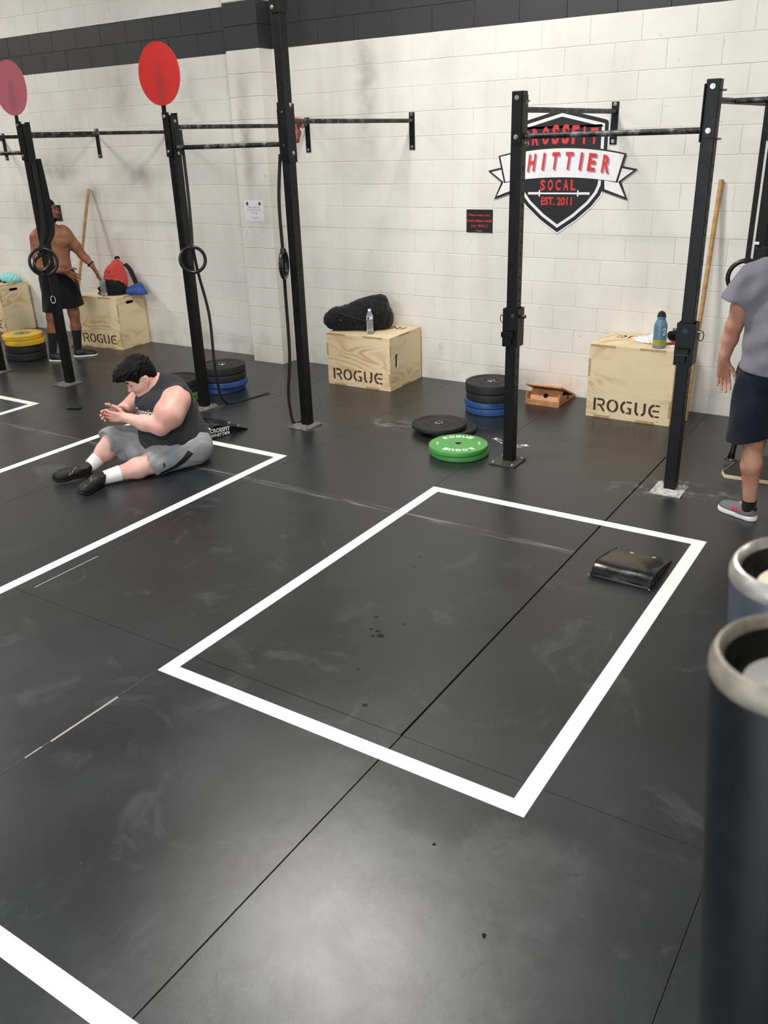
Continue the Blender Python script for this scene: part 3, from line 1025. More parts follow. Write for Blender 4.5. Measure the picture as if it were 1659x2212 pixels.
letters('socal_lettering', 'SOCAL', [-.144, -.075, -.005, .064, .128], flat(1.763), flat(1.851), .046, -.0062, 'print_r', .04)
bm = bm_new(); add_text(bm, 'EST. 2011', WALL(-.016, -.0062, 1.679 - 1.9), .278, .066, .035, .001); obj('year_lettering', bm, 'print_r', shield)

# black notice boards and the paper notice
def notice(x, z, w, h, label):
    t = thing('notice_sign', label, 'sign', (x, -.003, z), 0)
    bm = bm_new(); add_box(bm, (0, 0, 0), (w, .005, h), bevel=.001); obj('board', bm, 'print_k', t)
    for s, zz, ww in [('Please wear your', .25, .84), ('mask unless inside', .02, .96), ('your  BOX [ ]', -.22, .64)]:
        bm = bm_new()
        add_text(bm, s, WALL(0, -.0032, zz * h), ww * w, h * (.125 if 'B' not in s else .13), .02, .0004)
        obj('lettering', bm, 'print_r', t)
    bm = bm_new(); add_text(bm, 'Thank you!', WALL(0, -.0032, -.43 * h), w * .25, h * .035, .01, .0004); obj('small_print', bm, 'print_w', t)
notice(-.944, 1.504, .262, .197, 'small black notice with red lettering left of the shield emblem')
notice(-6.87, 1.489, .25, .19, 'small dark notice with red lettering behind the head of the shirtless person')
t = thing('paper_notice', 'white paper notice taped to the pilaster', 'sign', (-3.425, PY - .001, 1.573))
bm = bm_new(); add_box(bm, (0, 0, 0), (.262, .0016, .205)); obj('sheet', bm, 'sign_w', t)
for s, zz, ww in [('Please Clean Your', .035, .155), ('Equipment and Area', .009, .185), ('After Use', -.017, .085), ('Thank you!', -.066, .095)]:
    bm = bm_new()
    add_text(bm, s, WALL(0.003, -.001, zz), ww, .0165, .012, .0004)
    obj('lettering', bm, 'print_g', t)
for sx in (-.083, .083):
    bm = bm_new(); add_poly(bm, [(x * .038 + sx, (z - 1.9) * .038 + .068) for x, z in [(0, 2.388), (.397, 2.29), (.398, 1.80), (0, 1.427), (-.398, 1.80), (-.397, 2.29)]], .0004, WALL(0, -.001, 0)); o = obj('shield_mark', bm, 'print_k', t)
    bm = bm_new(); add_poly(bm, [(sx - .019, .0665), (sx + .019, .0665), (sx + .018, .0735), (sx - .018, .0735)], .0004, WALL(0, -.0015, 0)); obj('banner_mark', bm, 'cloth_pink', t)

# ------------------------------------------------------------------ weight plates
def plate_disc(label, loc, m, th, rz=0.0, text=None, group=None, R=.2235, hubr=.062, name='weight_plate'):
    t = thing(name, label, 'weight plate', loc, rz, group)
    b = .006
    prof = [(.0255, 0), (R - .03, .0), (R - .008, .0), (R, .008), (R, th - .008), (R - .002, th - .003), (R - .008, th)]
    if m in ('rub_blk', 'rub_blue'):
        prof += [(R - .034, th), (R - .04, th - .006), (.112, th - .008), (.106, th - .003), (.072, th - .003), (.068, th - .007), (.034, th - .007), (.030, th - .001), (.0255, th - .001)]
    else:
        prof += [(.1, th), (.034, th), (.0255, th - .001)]
    prof.append((.0255, 0))
    bm = bm_new(); add_lathe(bm, prof, 64); obj('bumper', bm, m, t, 'auto')
    bm = bm_new(); add_lathe(bm, [(.0252, .001), (.0252, th + .0004), (.031, th + .0004), (.0335, th - .003)], 32); obj('hub_ring', bm, 'zinc', t, 'auto')
    if text:
        bm = bm_new()
        def arc_word(s, rad, a_mid, h, span):
            n = len(s)
            for i, ch in enumerate(s):
                a = math.radians(a_mid + span / 2 - span * (i + .5) / n)
                mt = Matrix.Rotation(a - PI / 2, 4, 'Z') @ Matrix.Translation((0, rad, th))
                add_text(bm, ch, mt, 2 * rad * math.sin(math.radians(span / n) / 2) * .84, h, .05, .0006)
        arc_word('ROGUE', .158, 90, .047, 92)
        arc_word('ROGUE', .158, -90, .047, 92)
        for a in (180, 0):
            mt = Matrix.Rotation(math.radians(a) - PI / 2, 4, 'Z') @ Matrix.Translation((0, .158, th))
            add_text(bm, text, mt, .060, .020, .03, .0006)
        obj('lettering', bm, 'print_w', t)
    return t
gz = -.168; gy = -1.846
plate_disc('green weight plate with white lettering, upper of the two', (gz, gy, .041), 'rub_green', .040, math.radians(28), '10 LB', 'green plates')
plate_disc('green weight plate lying under the other green plate', (gz + .004, gy + .012, 0), 'rub_green', .040, 0, '10 LB', 'green plates')
plate_disc('upper black weight plate lying just behind the green plates', (-.572, -1.425, .033), 'rub_blk', .036, 0, None, 'low black plates')
plate_disc('lower black weight plate jutting out under another behind the green plates', (-.50, -1.375, 0), 'rub_blk', .033, 0, None, 'low black plates')
def stack4(x, y, ths, cols, labels, group, jit):
    z = 0
    for th, c, l, (jx, jy) in zip(ths, cols, labels, jit):
        plate_disc(l, (x + jx, y + jy, z), c, th, random.uniform(0, 6), None, group)
        z += th + .0008
stack4(-.449, -.712, [.058, .058, .066, .078], ['rub_blue', 'rub_blue', 'rub_blk', 'rub_blk'],
       ['bottom blue plate of the stack left of the wooden ramp', 'upper blue plate of the stack left of the wooden ramp', 'lower black plate of the stack left of the wooden ramp', 'top black plate of the stack left of the wooden ramp'],
       'plate stack by the bare upright', [(0, 0), (-.012, .004), (.004, .0), (-.004, .003)])
stack4(-3.085, -1.262, [.056, .056, .066, .074], ['rub_blue', 'rub_blue', 'rub_blk', 'rub_blk'],
       ['bottom blue plate of the stack behind the red disc upright', 'upper blue plate of the stack behind the red disc upright', 'lower black plate of the stack behind the red disc upright', 'top black plate of the stack behind the red disc upright'],
       'plate stack by the red disc upright', [(-.02, 0), (.012, .004), (.004, .0), (.0, .003)])
stack4(-3.265, -1.70, [.04, .04, .058, .058], ['rub_green', 'rub_green', 'rub_blk', 'rub_blk'],
       ['bottom green plate half hidden behind the seated person', 'upper green plate half hidden behind the seated person', 'lower black plate behind the back of the seated person', 'top black plate behind the back of the seated person'],
       'plates behind the seated person', [(0, 0), (.006, .004), (-.004, .0), (.0, .003)])
stack4(-6.19, -1.245, [.085, .085, .054, .054], ['rub_blk', 'rub_blk', 'rub_yel', 'rub_yel'],
       ['bottom black plate under the yellow plates', 'upper black plate under the yellow plates', 'lower yellow plate of the stack at the left edge', 'top yellow plate of the stack at the left edge'],
       'plate stack at the left edge', [(.01, -.01), (0, .004), (.03, .0), (-.015, .003)])
o = [q for q in COL.objects if q.get('label') == 'top yellow plate of the stack at the left edge'][0]
bm = bm_new(); add_lathe(bm, [(.034, .0545), (.10, .0545), (.10, .0535)], 40); obj('grey_face', bm, 'hub', o)

# ------------------------------------------------------------------ plywood jump boxes
def jump_box(label, fl, w, d, h, ang, slot=None, front_text=True, top_text=True, tabs=True):
    """fl: world xy of the front left corner; local x along the front, y to the wall"""
    t = thing('jump_box', label, 'wooden box', (fl[0], fl[1], 0), ang, 'plywood jump boxes')
    T = .018
    def panel(name, c, s):
        bm = bm_new(); add_box(bm, c, s, bevel=.0012); return obj(name, bm, 'ply', t)
    f = panel('front_panel', (w / 2, T / 2, h / 2), (w, T, h - 2 * T - .001))
    panel('back_panel', (w / 2, d - T / 2, h / 2), (w, T, h - 2 * T - .001))
    tp = panel('top_panel', (w / 2, d / 2, h - T / 2), (w, d, T))
    panel('bottom_panel', (w / 2, d / 2, T / 2), (w, d, T))
    for x, nm in ((T / 2, 'side_panel'), (w - T / 2, 'side_panel')):
        if slot:
            sy, sz, sw, sh = slot       # centre (along d, height) and size of the hand slot
            bm = bm_new()
            y0, y1, z0, z1 = T, d - T, T, h - T
            for a, b, c, e in [(y0, sy - sw / 2, z0, z1), (sy + sw / 2, y1, z0, z1), (sy - sw / 2, sy + sw / 2, z0, sz - sh / 2), (sy - sw / 2, sy + sw / 2, sz + sh / 2, z1)]:
                add_box(bm, (x, (a + b) / 2, (c + e) / 2), (T, b - a, e - c))
            obj(nm, bm, 'ply', t)
        else:
            panel(nm, (x, d / 2, h / 2), (T, d - 2 * T, h - 2 * T))
    if tabs:
        # end grain of the finger joints
        for c, s in [((w * .16, -.0003, h - T / 2), (w * .30, .0012, T)), ((w * .74, -.0003, h - T / 2), (w * .30, .0012, T)), ((w * .2, -.0003, T / 2), (w * .2, .0012, T)), ((w * .72, -.0003, T / 2), (w * .22, .0012, T)),
                     ((T / 2 - .001, -.0003, h * .68), (T, .0012, h * .24)), ((w - T / 2, -.0003, h * .22), (T, .0012, h * .22)),
                     ((w + .0003, d * .45, h - T / 2), (.0012, d * .35, T)), ((w + .0003, d * .5, T / 2), (.0012, d * .3, T)), ((w + .0003, T / 2, h * .75), (.0012, T, h * .22))]:
            bm = bm_new(); add_box(bm, c, s); obj('finger_joint', bm, 'ply_edge', t)
        for px, pz in [(.12, h - .032), (w - .09, h - .032), (w * .3, .03), (w - .1, .03), (.02, h * .3)]:
            bm = bm_new(); add_cyl(bm, (px, -.0004, pz), (px, .002, pz), .0035, seg=10); obj('screw', bm, 'stencil', t)
    if front_text:
        bm = bm_new(); add_rogue(bm, WALL(w * .49, -.0002, .112), w * .80, .108); obj('stencil_lettering', bm, 'stencil', f)
    if top_text:
        bm = bm_new(); add_rogue(bm, Matrix.Translation((w * .5, d * .77, h + .0001)) @ Matrix.Rotation(PI, 4, 'Z'), w * .72, .105); obj('stencil_lettering', bm, 'stencil', tp)
    return t
b2 = jump_box('low plywood jump box in the middle with the black duffel bag on it', (-2.273, -.628), .72, .59, .507, math.radians(1.0), (.125, .27, .05, .13))
b3 = jump_box('tall plywood jump box on the right with the blue flask on it', (.337, -.503), .70, .485, .613, math.radians(.6), (.24, .5, .12, .03))
b1 = jump_box('tall plywood jump box with the red backpack on it', (-6.10, -.54), .69, .475, .608, math.radians(4.5), (.225, .53, .13, .034), True, False)
b0 = jump_box('plywood jump box cut by the left edge with teal cloth on it', (-8.36, -.415), .69, .43, .62, math.radians(-4.5), (.21, .545, .12, .034), True, False)

# ------------------------------------------------------------------ implicit surfaces (bodies, cloth, bags)
def unit(v):
    v = np.asarray(v, float)
    return v / max(1e-9, np.linalg.norm(v))
def cap(a, b, ra, rb=None, k=.02):
    return ('cap', np.array(a, float), np.array(b, float), ra, ra if rb is None else rb, k)
def ell(c, r, rot=None, k=.02):
    return ('ell', np.array(c, float), np.array(r, float), None if rot is None else np.array(rot, float), k)
def bounds(p):
    if p[0] == 'cap':
        r = max(p[3], p[4])
        return np.minimum(p[1], p[2]) - r, np.maximum(p[1], p[2]) + r
    r = p[2].max() if p[3] is not None else p[2]
    return p[1] - r, p[1] + r
def pdist(p, X, Y, Z):
    if p[0] == 'cap':
        a, b = p[1], p[2]
        ba = b - a
        L = float(ba @ ba) + 1e-12
        px, py, pz = X - a[0], Y - a[1], Z - a[2]
        t = np.clip((px * ba[0] + py * ba[1] + pz * ba[2]) / L, 0, 1)
        return np.sqrt((px - t * ba[0]) ** 2 + (py - t * ba[1]) ** 2 + (pz - t * ba[2]) ** 2) - (p[3] + (p[4] - p[3]) * t)
    c, r, R = p[1], p[2], p[3]
    x, y, z = X - c[0], Y - c[1], Z - c[2]
    if R is not None:
        x, y, z = (R[0][0] * x + R[0][1] * y + R[0][2] * z, R[1][0] * x + R[1][1] * y + R[1][2] * z, R[2][0] * x + R[2][1] * y + R[2][2] * z)
    k0 = np.sqrt((x / r[0]) ** 2 + (y / r[1]) ** 2 + (z / r[2]) ** 2)
    k1 = np.sqrt((x / r[0] ** 2) ** 2 + (y / r[1] ** 2) ** 2 + (z / r[2] ** 2) ** 2)
    return np.where(k1 > 1e-9, k0 * (k0 - 1) / np.maximum(k1, 1e-9), -r.min())
def smin(a, b, k):
    h = np.maximum(k - np.abs(a - b), 0) / k
    return np.minimum(a, b) - h * h * k * .25
def implicit(name, prims, res, cuts=(), subs=(), disp=None, smooth=0):
    lo = np.min([bounds(p)[0] for p in prims], 0) - res * 4
    hi = np.max([bounds(p)[1] for p in prims], 0) + res * 4
    n = np.ceil((hi - lo) / res).astype(int) + 1
    ax = [lo[i] + res * np.arange(n[i]) for i in range(3)]
    D = np.full(n, 1.0, np.float32)
    def sub_of(p, pad):
        a, b = bounds(p)
        i0 = np.maximum(0, np.floor((a - pad - lo) / res).astype(int))
        i1 = np.minimum(n, np.ceil((b + pad - lo) / res).astype(int) + 1)
        s = tuple(slice(i0[i], i1[i]) for i in range(3))
        return s, np.meshgrid(ax[0][s[0]], ax[1][s[1]], ax[2][s[2]], indexing='ij', sparse=True)
    for p in prims:
        s, (X, Y, Z) = sub_of(p, p[-1] + res * 3)
        D[s] = smin(D[s], pdist(p, X, Y, Z).astype(np.float32), p[-1])
    for p in subs:
        s, (X, Y, Z) = sub_of(p, p[-1] + res * 3)
        D[s] = -smin(-D[s], pdist(p, X, Y, Z).astype(np.float32), p[-1])
    G = np.meshgrid(*ax, indexing='ij', sparse=True)
    if disp is not None:
        D = D + disp(*G).astype(np.float32)
    for pt, nr in cuts:
        nr = unit(nr)
        D = np.maximum(D, ((G[0] - pt[0]) * nr[0] + (G[1] - pt[1]) * nr[1] + (G[2] - pt[2]) * nr[2]).astype(np.float32))
    # surface nets
    S = D < 0
    c8 = [(i, j, k) for i in (0, 1) for j in (0, 1) for k in (0, 1)]
    sh = tuple(n - 1)
    cnt = np.zeros(sh, np.int8)
    for i, j, k in c8:
        cnt += S[i:n[0] - 1 + i, j:n[1] - 1 + j, k:n[2] - 1 + k]
    act = (cnt > 0) & (cnt < 8)
    I = np.argwhere(act)
    idx = np.full(sh, -1, np.int64)
    idx[act] = np.arange(len(I))
    dv = {c: D[I[:, 0] + c[0], I[:, 1] + c[1], I[:, 2] + c[2]] for c in c8}
    acc = np.zeros((len(I), 3)); w = np.zeros(len(I))
    for a in c8:
        for d in range(3):
            if a[d] == 0:
                b = tuple(1 if q == d else a[q] for q in range(3))
                da, db = dv[a], dv[b]
                m = (da < 0) != (db < 0)
                t = np.where(m, da / np.where(m, da - db, 1), 0)
                for q in range(3):
                    acc[:, q] += np.where(m, a[q] + (t if q == d else 0), 0)
                w += m
    P = lo + res * (I + acc / w[:, None])
    F = []
    for d in range(3):
        e = [slice(None)] * 3; f = [slice(None)] * 3
        e[d] = slice(0, n[d] - 1); f[d] = slice(1, n[d])
        o1, o2 = (d + 1) % 3, (d + 2) % 3
        for q in (o1, o2):
            e[q] = slice(1, n[q] - 1); f[q] = slice(1, n[q] - 1)
        A, B = S[tuple(e)], S[tuple(f)]
        for flip in (False, True):
            m = np.argwhere((A & ~B) if not flip else (~A & B))
            if not len(m):
                continue
            base = m.copy(); base[:, o1] += 1; base[:, o2] += 1
            q = []
            for u, v in ((1, 1), (0, 1), (0, 0), (1, 0)):
                cc = base.copy(); cc[:, o1] -= u; cc[:, o2] -= v
                q.append(idx[cc[:, 0], cc[:, 1], cc[:, 2]])
            q = np.stack(q if not flip else q[::-1], 1)
            F.append(q)
    F = np.concatenate(F)
    for _ in range(smooth):
        a2 = np.zeros_like(P); c2 = np.zeros(len(P))
        for u, v in ((0, 1), (1, 2), (2, 3), (3, 0)):
            np.add.at(a2, F[:, u], P[F[:, v]]); np.add.at(c2, F[:, u], 1)
            np.add.at(a2, F[:, v], P[F[:, u]]); np.add.at(c2, F[:, v], 1)
        P = P * .5 + a2 / np.maximum(c2, 1)[:, None] * .5
    me = bpy.data.meshes.new(name)
    me.vertices.add(len(P)); me.vertices.foreach_set('co', P.astype(np.float32).ravel())
    me.loops.add(F.size); me.loops.foreach_set('vertex_index', F.astype(np.int32).ravel())
    me.polygons.add(len(F)); me.polygons.foreach_set('loop_start', np.arange(0, F.size, 4, dtype=np.int32))
    me.update(calc_edges=True)
    me.polygons.foreach_set('use_smooth', [True] * len(F))
    return me
def wob(a, f, seed=0.0, f2=2.3):
    def g(X, Y, Z):
        return a * (np.sin(f * X + 1.3 * seed + 1.7 * np.sin(f * .6 * Y + seed)) * np.sin(f * Y * 1.1 + 2.1 * seed) + .7 * np.sin(f * Z * 1.2 + f * .5 * X + seed) + .5 * np.sin(f2 * f * (X + .7 * Y - .6 * Z) + seed * 2))
    return g
def folds(a, f, seed=0.0):
    def g(X, Y, Z):
        u = X + .45 * Y + .25 * np.sin(14 * Y + seed) * .12
        w = Y - .6 * X + .5 * Z + .03 * np.sin(22 * X + 2 * seed)
        return a * (1 - 2 * np.abs(np.sin(f * u + seed + 1.5 * np.sin(f * .35 * w)))) * .7 + a * .8 * (1 - 2 * np.abs(np.sin(f * .8 * w + 2 * seed))) * .6
    return g
def surf_project(me, pts, direction, off=.0015):
    """put flat points on a mesh along a direction (all in the mesh's space)"""
    n = len(me.vertices)
    co = np.zeros(n * 3, np.float32); me.vertices.foreach_get('co', co)
    tree = BVHTree.FromPolygons([V(c) for c in co.reshape(-1, 3)], [tuple(p.vertices) for p in me.polygons])
    d = V(direction).normalized()
    out = []
    for p in pts:
        h = tree.ray_cast(V(p), d)
        out.append((h[0] - d * off) if h[0] is not None else None)
    return out

# ------------------------------------------------------------------ things on and by the boxes
# duffel bag
t = thing('duffel_bag', 'black slumped duffel bag on the low plywood box', 'bag', (-2.03, -.34, .507), math.radians(14))
me = implicit('bag_body', [cap((-.26, -.10, .095), (.10, -.04, .11), .092, .10, .06), ell((-.18, -.03, .115), (.18, .15, .105), k=.05), ell((.03, .0, .15), (.2, .15, .14), k=.06), cap((.10, .05, .17), (.15, .13, .235), .115, .075, .08), ell((.2, .06, .10), (.09, .13, .105), k=.05), ell((.115, .06, .215), (.105, .11, .105), k=.05)], .008,
              cuts=[((0, 0, .002), (0, 0, -1))], disp=lambda X, Y, Z: wob(.005, 30, 1.0)(X, Y, Z) + folds(.0045, 42, 2.0)(X, Y, Z))
obj('bag_body', me, 'duffel', t)
bm = bm_new()
pts = surf_project(me, [(-.28 + .05 * i, -.6, .20 - .012 * i) for i in range(10)], (0, 1, 0), .003)
add_tube(bm, [p for p in pts if p], .010, 8); obj('piping', bm, 'strap', t, True)
bm = bm_new()
pts = [p for p in surf_project(me, [(-.02 + .045 * i, -.6, .10 + .10 * math.sin(i / 5 * PI) + .012 * i) for i in range(6)], (0, 1, 0), .006) if p]
add_ribbon(bm, pts, (.3, .1, 1), .032, .008); obj('handle', bm, 'strap', t)
bm = bm_new(); pts = [p for p in surf_project(me, [(.10 + .022 * i, -.6, .285 - .03 * i) for i in range(5)], (0, 1, 0), .004) if p]
add_ribbon(bm, pts, (.8, .1, .7), .03, .006); obj('side_strap', bm, 'strap', t)
pt = surf_project(me, [(-.16, -.6, .115)], (0, 1, 0), .001)[0]
bm = bm_new(); add_cyl(bm, pt, pt + V((0, -.006, 0)), .0055, seg=12); obj('rivet', bm, 'zinc', t, True)

# water bottle on the low box
def water_bottle(label, loc, H=.232, R=.0325, fill=.62, lab=True, capm='cap_w'):
    t = thing('water_bottle', label, 'bottle', loc)
    s = H / .232
    prof = [(0, .004), (.020, .003), (.027, 0), (R, .010), (R * .98, .03)]
    for i in range(7):
        z = .04 + i * .012
        prof += [(R * (.97 - .02 * math.sin(i)), z), (R * .925, z + .006)]
    prof += [(R * .90, .128), (R, .140), (R, .165), (R * .92, .178), (R * .66, .198), (.0135, .212), (.0125, .216), (.0125, .226)]
    prof = [(r, z * s) for r, z in prof]
    bm = bm_new(); add_lathe(bm, prof + [(0, .226 * s)], 36); obj('bottle_body', bm, 'pet', t, True)
    if fill:
        zf = fill * H
        inner = [(max(0, r - .0012), z + .0014) for r, z in prof if z < zf]
        bm = bm_new(); add_lathe(bm, inner + [(inner[-1][0], zf), (0, zf)], 32); obj('water', bm, 'water', t, True)
    bm = bm_new(); add_lathe(bm, [(0, .213 * s), (.0155, .213 * s), (.0155, .231 * s), (.0145, .2325 * s), (0, .2325 * s)], 24); obj('cap', bm, capm, t, 'auto')
    if lab:
        bm = bm_new(); add_lathe(bm, [(R + .0004, .140 * s), (R + .0006, .141 * s), (R + .0006, .166 * s), (R + .0004, .167 * s)], 36); l = obj('label', bm, 'sign_w', t, True)
        for a0, a1 in ((-1.75, -1.05), (-2.75, -2.15), (.1, 1.2)):
            bm = bm_new()
            rows = []
            for k in range(8):
                a = a0 + (a1 - a0) * k / 7
                rows.append([bm.verts.new(((R + .0011) * math.cos(a), (R + .0011) * math.sin(a), z)) for z in (.143 * s, .164 * s)])
            for p, q in zip(rows, rows[1:]):
                bm.faces.new((p[0], q[0], q[1], p[1]))
            obj('label_print', bm, 'label_b', l)
    return t
water_bottle('clear plastic water bottle with blue label beside the duffel bag', (-1.84, -.502, .507))
water_bottle('clear plastic bottle in front of the red backpack', (-5.665, -.425, .608), .225, .036, .42, False, 'pet')

# backpack
t = thing('backpack', 'red and black backpack leaning on the wall on its plywood box', 'backpack', (-5.655, -.235, .608), math.radians(8))
lean = math.radians(14)
me = implicit('pack_top', [cap((-.0, -.02, .15), (-.01, .075, .315), .115, .075, .06), ell((-.005, -.02, .17), (.125, .105, .17), k=.05), ell((.035, .02, .2), (.09, .09, .16), k=.05), ell((-.005, .0, .12), (.150, .105, .13), k=.04)], .007, cuts=[((0, -.05, .05), (-.05, .1, -1))], disp=wob(.003, 30, 2))
pk_top = obj('pack_top', me, 'bag_red', t)
pts = [p for p in surf_project(me, [(-.10 + .025 * i, -.5, .215 + .012 * math.sin(i / 8 * PI)) for i in range(9)], (0, 1, 0), .002) if p]
if len(pts) > 2:
    bm = bm_new(); add_tube(bm, pts, .003, 6); obj('zip_edge', bm, 'cloth_red', pk_top, True)
mm = [p for p in surf_project(me, [(x, -.5, z) for x, z in [(-.06, .285), (.0, .288), (.03, .286), (.03, .262), (.0, .262), (-.06, .258)]], (0, 1, .0), .009)]
if all(mm):
    bm = bm_new(); bm.faces.new([bm.verts.new(p) for p in mm]); obj('patch', bm, 'cloth_red', pk_top)
me = implicit('pack_pocket', [ell((-.015, -.062, .085), (.155, .115, .128), k=.05), cap((-.10, -.03, .06), (.09, -.02, .06), .072, .072, .05), ell((-.01, -.03, .12), (.14, .115, .075), k=.04)], .007, cuts=[((0, 0, .002), (0, 0, -1))], disp=wob(.003, 28, 4))
obj('pack_pocket', me, 'duffel', t)
bm = bm_new(); add_ribbon(bm, [(-.03, .10, .385), (-.028, .085, .41), (.0, .085, .418), (.02, .1, .392)], (.0, 1, .2), .03, .008); obj('grab_loop', bm, 'strap', t)
bm = bm_new(); add_ribbon(bm, [(.06, .13, .33), (.115, .14, .27), (.16, .13, .19), (.21, .11, .11), (.26, .09, .05), (.30, .07, .015)], (.2, 1, 0), .06, .012); obj('shoulder_strap', bm, 'strap', t)
bm = bm_new(); add_ribbon(bm, [(-.17, -.06, .09), (-.215, -.07, .075), (-.20, -.07, .03), (-.215, -.08, .008), (-.14, -.12, .006), (-.08, -.14, .006)], (.2, .6, .4), .03, .006); obj('hip_strap', bm, 'strap', t)
# cloths on the boxes
t = obj('shirt', implicit('shirt', [ell((0, 0, .03), (.13, .10, .05)), cap((-.06, 0, .03), (.02, .05, .085), .05, .04, .04), ell((.09, .0, .02), (.08, .07, .03)), ell((-.11, -.02, .015), (.06, .06, .02))], .006, cuts=[((0, 0, .001), (0, 0, -1))], disp=folds(.006, 82, 3)), 'towel_blue', None, loc=(-5.42, -.16, .608))
tag(t, 'crumpled blue shirt lying beside the red backpack', 'clothes')
t = obj('towel', implicit('towel', [ell((0, 0, .04), (.12, .10, .07)), ell((-.05, -.02, .06), (.09, .08, .06)), ell((.07, .02, .03), (.08, .08, .05))], .006, cuts=[((0, 0, .001), (0, 0, -1))], disp=folds(.007, 78, 5)), 'towel_teal', None, loc=(-7.78, -.19, .62))
tag(t, 'crumpled teal cloth on the plywood box at the left edge', 'cloth')
bm = bm_new(); add_box(bm, (.005, -.105, .014), (.05, .02, .02), bevel=.006); obj('dark_strap', bm, 'cloth_navy', t)
t = obj('cap', implicit('cap', [ell((0, 0, .035), (.085, .08, .055)), ell((-.03, -.05, .02), (.07, .06, .025))], .005, cuts=[((0, 0, .001), (0, 0, -1))], disp=folds(.006, 85, 6)), 'cloth_navy', None, loc=(-8.01, -.22, .62))
tag(t, 'dark crumpled cloth beside the teal one, cut by the left edge', 'cloth')
# flask, towel, mask and gloves on the right box
t = thing('flask', 'dusty blue metal flask with a yellow band on the right plywood box', 'bottle', (.872, -.41, .613))
R = .0515
bm = bm_new(); add_lathe(bm, [(0, .003), (R - .006, 0), (R, .006), (R, .178), (R - .004, .19), (.034, .222), (.031, .228), (.031, .236), (0, .236)], 48); obj('flask_body', bm, 'flask', t, 'auto')
bm = bm_new(); add_lathe(bm, [(R + .0002, .026), (R + .0007, .0265), (R + .0007, .067), (R + .0002, .0675)], 48); bd = obj('band', bm, 'flask_band', t, 'auto')
def cyl_text(s, h, z, a_mid, span, rad, bold=.02):
    bm = bm_new()
    vs, fs = text_mesh(s, bold)
    x0 = min(v[0] for v in vs); x1 = max(v[0] for v in vs); y0 = min(v[1] for v in vs); y1 = max(v[1] for v in vs)
    nv = []
    for v in vs:
        a = a_mid + ((v[0] - x0) / (x1 - x0) - .5) * span
        nv.append(bm.verts.new((rad * math.cos(a), rad * math.sin(a), z + ((v[1] - y0) / (y1 - y0) - .5) * h)))
    for f in fs:
        try: bm.faces.new([nv[i] for i in f])
        except ValueError: pass
    return bm
obj('lettering', cyl_text('YOLO', .026, .046, -1.25, 1.15, R + .0012, 0), mat('band_ink', '#6d6a14', .6), bd)
bm = bm_new(); add_lathe(bm, [(.0335, .232), (.0345, .233), (.0345, .246), (.033, .2475)], 40); obj('collar', bm, 'flask', t, 'auto')
bm = bm_new(); add_lathe(bm, [(.034, .247), (.034, .259), (.027, .264), (.022, .266), (.022, .276), (.018, .280), (0, .280)], 32); cp = obj('cap', bm, 'plastic_k', t, 'auto')
bm = bm_new(); add_tube(bm, [(-.024, 0, .262), (-.02, 0, .276), (0, 0, .287), (.02, 0, .276), (.024, 0, .262)], .0065, 8); obj('carry_loop', bm, 'plastic_k', t, True)
def on_cyl(pts, rad): return [(rad * math.cos(a), rad * math.sin(a), z) for a, z in pts]
bm = bm_new()
a0 = -.62
add_tube(bm, on_cyl([(a0 - .22, .142), (a0 - .20, .154), (a0 - .06, .160), (a0 + .10, .155), (a0 + .13, .145), (a0 + .02, .134), (a0 - .10, .126), (a0 + .03, .121), (a0 + .16, .125)], R + .0005), .0026, 6)
add_tube(bm, on_cyl([(a0 - .26 + .08 * i, .113) for i in range(7)], R + .0004), .0022, 6)
add_tube(bm, on_cyl([(a0 - .26 + .08 * i, .106) for i in range(7)], R + .0004), .0018, 6)
obj('white_emblem', bm, 'print_w', t, True)
t = obj('towel', implicit('towel', [ell((0, 0, .012), (.13, .12, .018)), ell((.08, .07, .03), (.12, .1, .04)), ell((-.05, -.02, .012), (.09, .07, .02)), cap((.02, .1, .03), (.16, .1, .06), .03, .03, .03), cap((.05, -.03, .006), (.2, -.04, .006), .02, .02)], .006, cuts=[((0, 0, .0008), (0, 0, -1))], disp=folds(.004, 60, 8)), 'towel_white', None, loc=(.76, -.21, .613))
tag(t, 'crumpled white cloth behind the blue flask', 'cloth')
t = obj('glove', implicit('glove', [ell((0, 0, .035), (.05, .045, .04)), cap((.02, 0, .05), (.055, .01, .085), .022, .016), cap((-.01, -.02, .03), (.06, -.03, .03), .03, .025), cap((.03, .02, .04), (.085, .01, .05), .02, .014)], .005, cuts=[((0, 0, .001), (0, 0, -1))], disp=wob(.003, 70, 2)), 'glove_blk', None, loc=(.935, -.235, .645))
tag(t, 'black crumpled glove right of the blue flask', 'glove')
t = thing('face_mask', 'red and white cloth mask lying beside the blue flask', 'mask', (.955, -.33, .613), math.radians(25))
obj('mask_cloth', implicit('mask_cloth', [ell((0, 0, .012), (.06, .04, .018)), ell((.03, .012, .02), (.035, .03, .018))], .004, cuts=[((0, 0, .001), (0, 0, -1))], disp=wob(.003, 70, 3)), 'cloth_red', t)
obj('mask_lining', implicit('mask_lining', [ell((-.02, -.03, .008), (.055, .03, .011))], .004, cuts=[((0, 0, .001), (0, 0, -1))], disp=wob(.002, 70, 3)), 'towel_white', t)
bm = bm_new(); add_tube(bm, [(-.05, -.03, .006), (-.075, -.045, .004), (-.08, -.06, .003), (-.05, -.062, .004), (-.03, -.05, .006)], .003, 6); obj('ear_loop', bm, 'cap_w', t, True)

